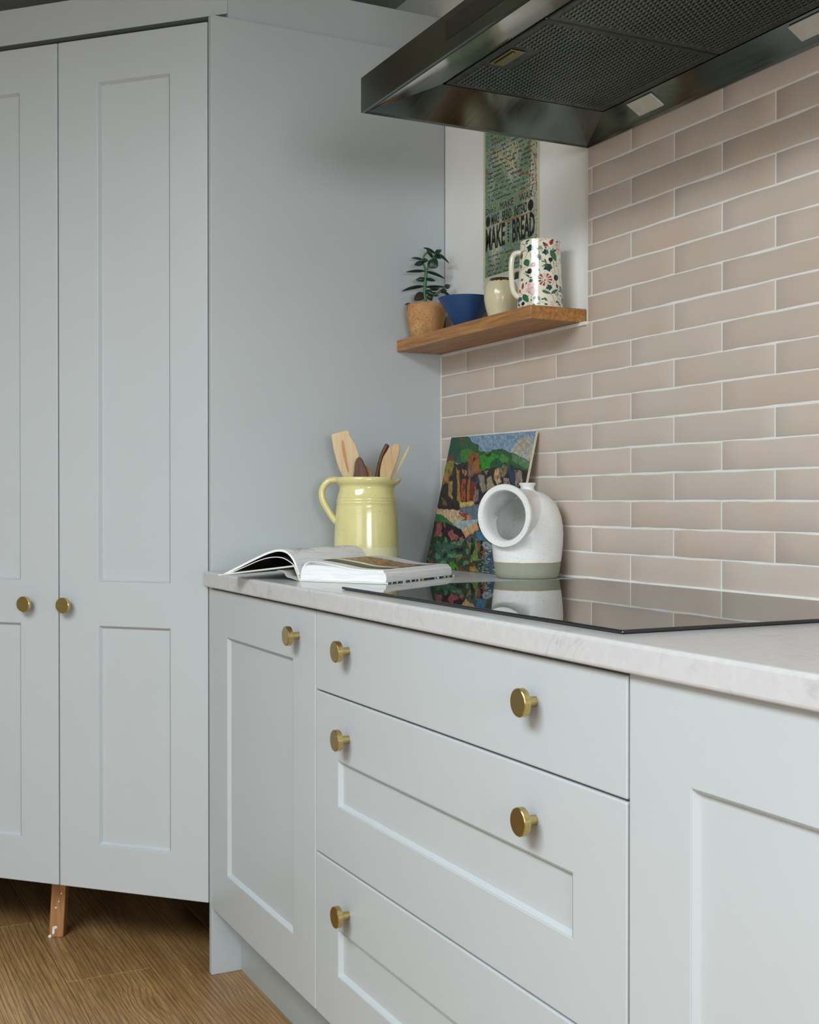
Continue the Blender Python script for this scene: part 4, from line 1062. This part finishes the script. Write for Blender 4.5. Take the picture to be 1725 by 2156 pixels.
# cream vase with a dark dripping rim
VC = Vector((0.385, -0.055, SZ)); VD = (VC - CAM).dot(FW)
vzt = hit(1050, 583, VD - 0.025).z - SZ
M['vase'] = zband('cream_crackle_glaze', (216, 206, 172), (70, 44, 26), vzt - 0.0065, 0.2, 0.2, wob=0.012, speck=0.035, coat=.3, soft=.0005, nsc=75, speck_rgb=(178, 164, 124))
pf = [(0.0, 0.0), (0.026, 0.0), (0.0275, 0.0015), (0.030, 0.012), (0.0345, 0.028), (0.0380, 0.045), (0.0386, 0.056), (0.0372, 0.070), (0.0335, 0.083), (0.0285, vzt - .006), (0.0258, vzt - .002), (0.0255, vzt - .0004), (0.0240, vzt), (0.0228, vzt - .002), (0.026, vzt - .012), (0.034, 0.06), (0.03, 0.02), (0.0, 0.006)]
o = obj('cream_vase', lathe(bmesh.new(), pf, VC, seg=64), M['vase'], smooth=0.9, origin=VC)
tag(o, 'small rounded cream vase with a dark dripping rim', 'vase')
# blue bowl
q_ = on_y(981, 660, -0.053); BC = Vector((q_.x, -0.053, SZ)); BD = (BC - CAM).dot(FW)
bzt = hit(960, 624, BD - 0.03).z - SZ
bfun = [(0.0, 0.0), (0.0190, 0.0), (0.0200, 0.001), (0.0215, 0.004), (0.0640, bzt - .001), (0.0642, bzt), (0.0630, bzt + .0003), (0.0195, 0.006), (0.0, 0.0055)]
M['blue'] = simple('matt_blue_glaze', (26, 66, 114), 0.5, var=.05, scale=40)
o = obj('blue_bowl', lathe(bmesh.new(), bfun, BC, seg=72), M['blue'], smooth=0.6, origin=BC)
tag(o, 'deep blue conical bowl with flared sides, next to the potted plant', 'bowl')
# potted plant
TC = Vector((0.0525, -0.070, SZ)); TD = (TC - CAM).dot(FW)
pzt = hit(897, 637, TD - .03).z - SZ
t = thing('potted_plant', 'small jade plant in a worn terracotta pot at the end of the shelf', 'plant', TC)


def lump(th, r, h): return r * (1 + .022 * nz(math.cos(th) * 1.6, math.sin(th) * 1.6, h * 22)), h + (.003 * nz(math.cos(th) * 1.3, math.sin(th) * 1.3, 7) if h > pzt - .012 else 0)


def clay():
    k = NT('worn_terracotta'); k.set(Roughness=0.85); v = k.coord()
    a = k.noise(v, 16, 4); c = k.ramp(a, [(0.3, lin((176, 124, 78))), (0.65, lin((206, 160, 108)))])
    c = k.mix(k.ramp(k.noise(v, 260, 2), [(0.55, (0, 0, 0, 1)), (0.68, (0.6,) * 3 + (1,))]), c, lin((104, 74, 46)))
    c = k.mix(k.ramp(k.noise(v, 26, 3), [(0.56, (0, 0, 0, 1)), (0.7, (0.6,) * 3 + (1,))]), c, lin((98, 92, 52)))
    k.l(c, k.b.inputs['Base Color']); k.bump(k.noise(v, 120, 4), .5, .0015); return k.m


M['clay'] = clay()
pf = [(0.0, 0.0), (0.0340, 0.0), (0.0358, 0.002), (0.0400, 0.022), (0.0455, 0.045), (0.0485, 0.062), (0.0488, pzt - .016), (0.0472, pzt - .006), (0.0450, pzt - .001), (0.0420, pzt), (0.0395, pzt - .004), (0.038, pzt - .014), (0.0, pzt - .014)]
obj('pot', lathe(bmesh.new(), pf, TC, seg=56, mod=lump), M['clay'], t, smooth=True)
obj('soil', lathe(bmesh.new(), [(0.0, pzt - .011), (0.037, pzt - .012), (0.0375, pzt - .0145), (0.0, pzt - .0145)], TC, seg=28), simple('dark_soil', (52, 42, 32), 0.95, var=.4, scale=300, bump=.6), t)
to, ts = (840, 510), 10.27
T = lambda X, Y, d=0.0: hit(to[0] + X / ts, to[1] + Y / ts, TD + d)
M['stem'] = simple('jade_stem', (58, 112, 70), 0.45, var=.15); M['leaf'] = simple('jade_leaf', (26, 56, 38), 0.35, var=.2, scale=40); M['leaf_dark'] = simple('dark_jade_leaf', (52, 42, 36), 0.4, var=.2)
bm = bmesh.new()
tube(bm, catmull([T(575, 1400), T(570, 1220), T(556, 1040), T(575, 830), T(590, 640)]), 0.0042, 10)
for pts in ([(592, 650), (545, 500), (515, 400)], [(590, 650), (650, 490), (730, 350), (800, 245)], [(518, 385), (560, 275), (640, 205)], [(660, 1240), (760, 1140), (870, 1080), (1010, 965)]):
    tube(bm, catmull([T(*p) for p in pts]), 0.0026, 8)
obj('stem', bm, M['stem'], t, smooth=True)['kind'] = 'stuff'
for (x0, y0, x1, y1, w_, bend, dk) in ((560, 625, 170, 640, 50, -18, 0), (600, 640, 985, 785, 54, -50, 0), (570, 800, 370, 815, 84, 0, 0), (580, 800, 785, 832, 60, -12, 0), (540, 955, 75, 1055, 60, -50, 0), (580, 965, 1010, 965, 48, -8, 0), (660, 400, 830, 540, 205, 0, 0), (530, 440, 342, 485, 92, 0, 0), (515, 380, 280, 342, 42, -22, 0), (505, 395, 632, 395, 76, 0, 0), (790, 250, 535, 125, 46, -50, 0), (725, 330, 612, 165, 62, -20, 0), (795, 235, 918, 165, 84, 0, 0), (805, 260, 1080, 450, 52, -80, 0), (770, 300, 915, 352, 62, -10, 0), (540, 1110, 342, 1250, 150, 0, 1), (580, 1060, 760, 1140, 90, -20, 0), (640, 1130, 715, 1262, 100, 0, 1), (680, 1010, 868, 1010, 60, 0, 1), (1005, 975, 1105, 930, 92, 0, 1), (915, 1060, 1030, 1045, 84, 0, 1), (980, 1080, 1105, 1150, 50, 0, 0), (735, 1100, 850, 1160, 76, 0, 1), (260, 1320, 135, 1355, 30, -8, 0)):
    d0 = R.uniform(-.004, .004); d1 = R.uniform(-.022, .022); n = 7
    L = math.hypot(x1 - x0, y1 - y0); pth = []; rad = []
    for i in range(n + 1):
        q = i / n; pth.append(T(x0 + (x1 - x0) * q, y0 + (y1 - y0) * q + bend * 4 * q * (1 - q) * .5, d0 + d1 * q))
        rad.append(max(.0006, w_ * .64 / ts * .001159 * (math.sin(PI * min(.97, max(.05, q ** .75))) ** .6)))
    dep = .0035 if w_ > 72 else .0068
    obj('leaf', tube(bmesh.new(), pth, rad, 9, flat=(VW, dep / (w_ / 2 / ts * .001159))), M['leaf_dark' if dk else 'leaf'], t, smooth=True)

# ------------------------------------------------------------------ printed map poster in the niche
PY = YB - 0.0006
px0, px1, pz0, pz1 = 0.1905, 0.4370, 1.588, 2.150
t = thing('map_poster', 'narrow printed map poster with bold lettering on the white niche wall', 'poster', ((px0 + px1) / 2, PY, pz0))
fx, fzz = (lambda p: (p.x, p.z)), None
rd = lambda pts, oy: [((lambda p: (p.x, p.z))(on_y(1000 + X / 10.78, oy + Y / 10.78, PY))) for X, Y in pts]
roads = [rd([(1240, 500), (1250, 680), (1340, 800), (1390, 1060), (1380, 1330), (1420, 1560), (1350, 1750)], 250), rd([(950, 1210), (1100, 1220), (1290, 1280), (1340, 1370)], 250), rd([(1340, 1370), (1120, 1600), (900, 1810), (700, 2050)], 250), rd([(400, 810), (260, 870)], 250), rd([(250, 1200), (380, 1320)], 250), rd([(520, 480), (400, 800)], 250), rd([(700, 900), (830, 970)], 250), rd([(1460, 430), (1100, 570), (800, 680), (560, 760)], 400), rd([(1380, 1000), (1450, 1080)], 400), rd([(270, 1900), (420, 1800), (520, 1640)], 400)]
ix0, ix1 = 0.2000, 0.4260


def mapc(u, v):
    x, z = px0 + (px1 - px0) * u, pz0 + (pz1 - pz0) * v
    if z < 1.6035:
        if .318 < x < .372: return (190, 170, 50) if x < .332 + .01 * nz(x * 300, z * 300) and z > 1.594 else (44, 48, 34)
        return (214, 216, 206)
    if x < ix0 or x > ix1 or z < 1.6125: return (206, 206, 178)
    n1, n2, n3 = nz(x * 14, z * 12, 2), nz(x * 60, z * 55, 5), nz(x * 260, z * 330, 8)
    c = (112, 136, 112) if n1 < .05 else (136, 154, 138) if n1 < .3 else (176, 174, 148)
    if n1 + .4 * n2 > .42 or (x > .40): c = (180, 182, 160)
    if n2 + .5 * n3 > .42: c = (132, 150, 70)
    if n2 < -.42: c = (112, 140, 132)
    k = 1 + .42 * n3 + .3 * nz(x * 620, z * 700, 1); c = tuple(q * k for q in c)
    # rows of small print
    zz = (z + 0.02 * (x - .31)) / 0.0108; fr_ = zz - math.floor(zz)
    if (z > 1.785 or z < 1.668) and .3 < fr_ < .62 and nz(x * 150, math.floor(zz) * 7.7, 4) > -.12 and .212 < x < .418 and z < 1.955 and nz(x * 30, math.floor(zz) * 3.1, 2) > -.3: c = (60, 70, 60)
    d = min(seg_d((x, z), r_) for r_ in roads)
    if d < .0012 + .0005 * n3: c = (166, 76, 48)
    return c


colour_grid('sheet', 150, 330, lambda u, v: Vector((px0 + (px1 - px0) * u, PY, pz0 + (pz1 - pz0) * v)), mapc, M['vc_paper'], t)
obj('backing', box(px0, px1, PY + .0001, YB - .0001, pz0, pz1), M['white'], t)


def lettering(s, x0, x1, z0, z1, bold=0.0, shear=0.0):
    cu = bpy.data.curves.new('lettering', 'FONT'); cu.body = s; cu.offset = bold; cu.shear = shear; cu.resolution_u = 2
    o = bpy.data.objects.new('lettering', cu); COL.objects.link(o); bpy.context.view_layer.update()
    me = bpy.data.meshes.new_from_object(o.evaluated_get(bpy.context.evaluated_depsgraph_get())); bpy.data.objects.remove(o)
    xs = [v.co.x for v in me.vertices]; ys = [v.co.y for v in me.vertices]; a, b, c, d = min(xs), max(xs), min(ys), max(ys)
    off = wloc(t)
    for v in me.vertices: v.co = Vector((x0 + (v.co.x - a) / (b - a) * (x1 - x0), PY - 0.0003, z0 + (v.co.y - c) / (d - c) * (z1 - z0))) - off
    me.materials.clear(); me.materials.append(M['print_ink']); me.name = 'lettering'
    o = bpy.data.objects.new('lettering', me); COL.objects.link(o); o.parent = t
    return o


lettering('MAKE', 0.2025, 0.2900, 1.6745, 1.7270, .03); lettering('BREAD', 0.3225, 0.4170, 1.6725, 1.7255, .03)
for i, ch in enumerate('BREAD'[:0]): pass
lettering('MAKE', 0.2290, 0.2640, 1.7315, 1.7545, .02); lettering('BREAD', 0.2775, 0.3180, 1.7310, 1.7540, .02); lettering('INSTEAD', 0.3310, 0.3850, 1.7300, 1.7530, .02)
lettering("Don't", 0.2025, 0.2480, 1.7595, 1.7745, 0, .1); lettering('MAKE', 0.2680, 0.3270, 1.7590, 1.7750, 0, .1); lettering('WAR', 0.3520, 0.4080, 1.7585, 1.7745, 0, .1)
for (a, b, z0, z1) in ((0.2030, 0.2230, 1.7308, 1.7552), (0.3885, 0.4110, 1.7290, 1.7540)):
    pts = ell((a + b) / 2, (z0 + z1) / 2, (b - a) / 2, (z1 - z0) / 2, 0, 28)
    bm = bmesh.new(); bm.faces.new([bm.verts.new((x, PY - .0003, z)) for x, z in pts]); obj('printed_dot', bm, M['print_ink'], t)
bm = bmesh.new()
for i in range(6): bm.faces.new([bm.verts.new(p) for p in ((.3020, PY - .0003, 1.6790 + i * .0078), (.3085, PY - .0003, 1.6795 + i * .0078), (.3085, PY - .0003, 1.6838 + i * .0078), (.3020, PY - .0003, 1.6838 + i * .0078))])
obj('printed_column', bm, M['print_ink'], t)['kind'] = 'stuff'
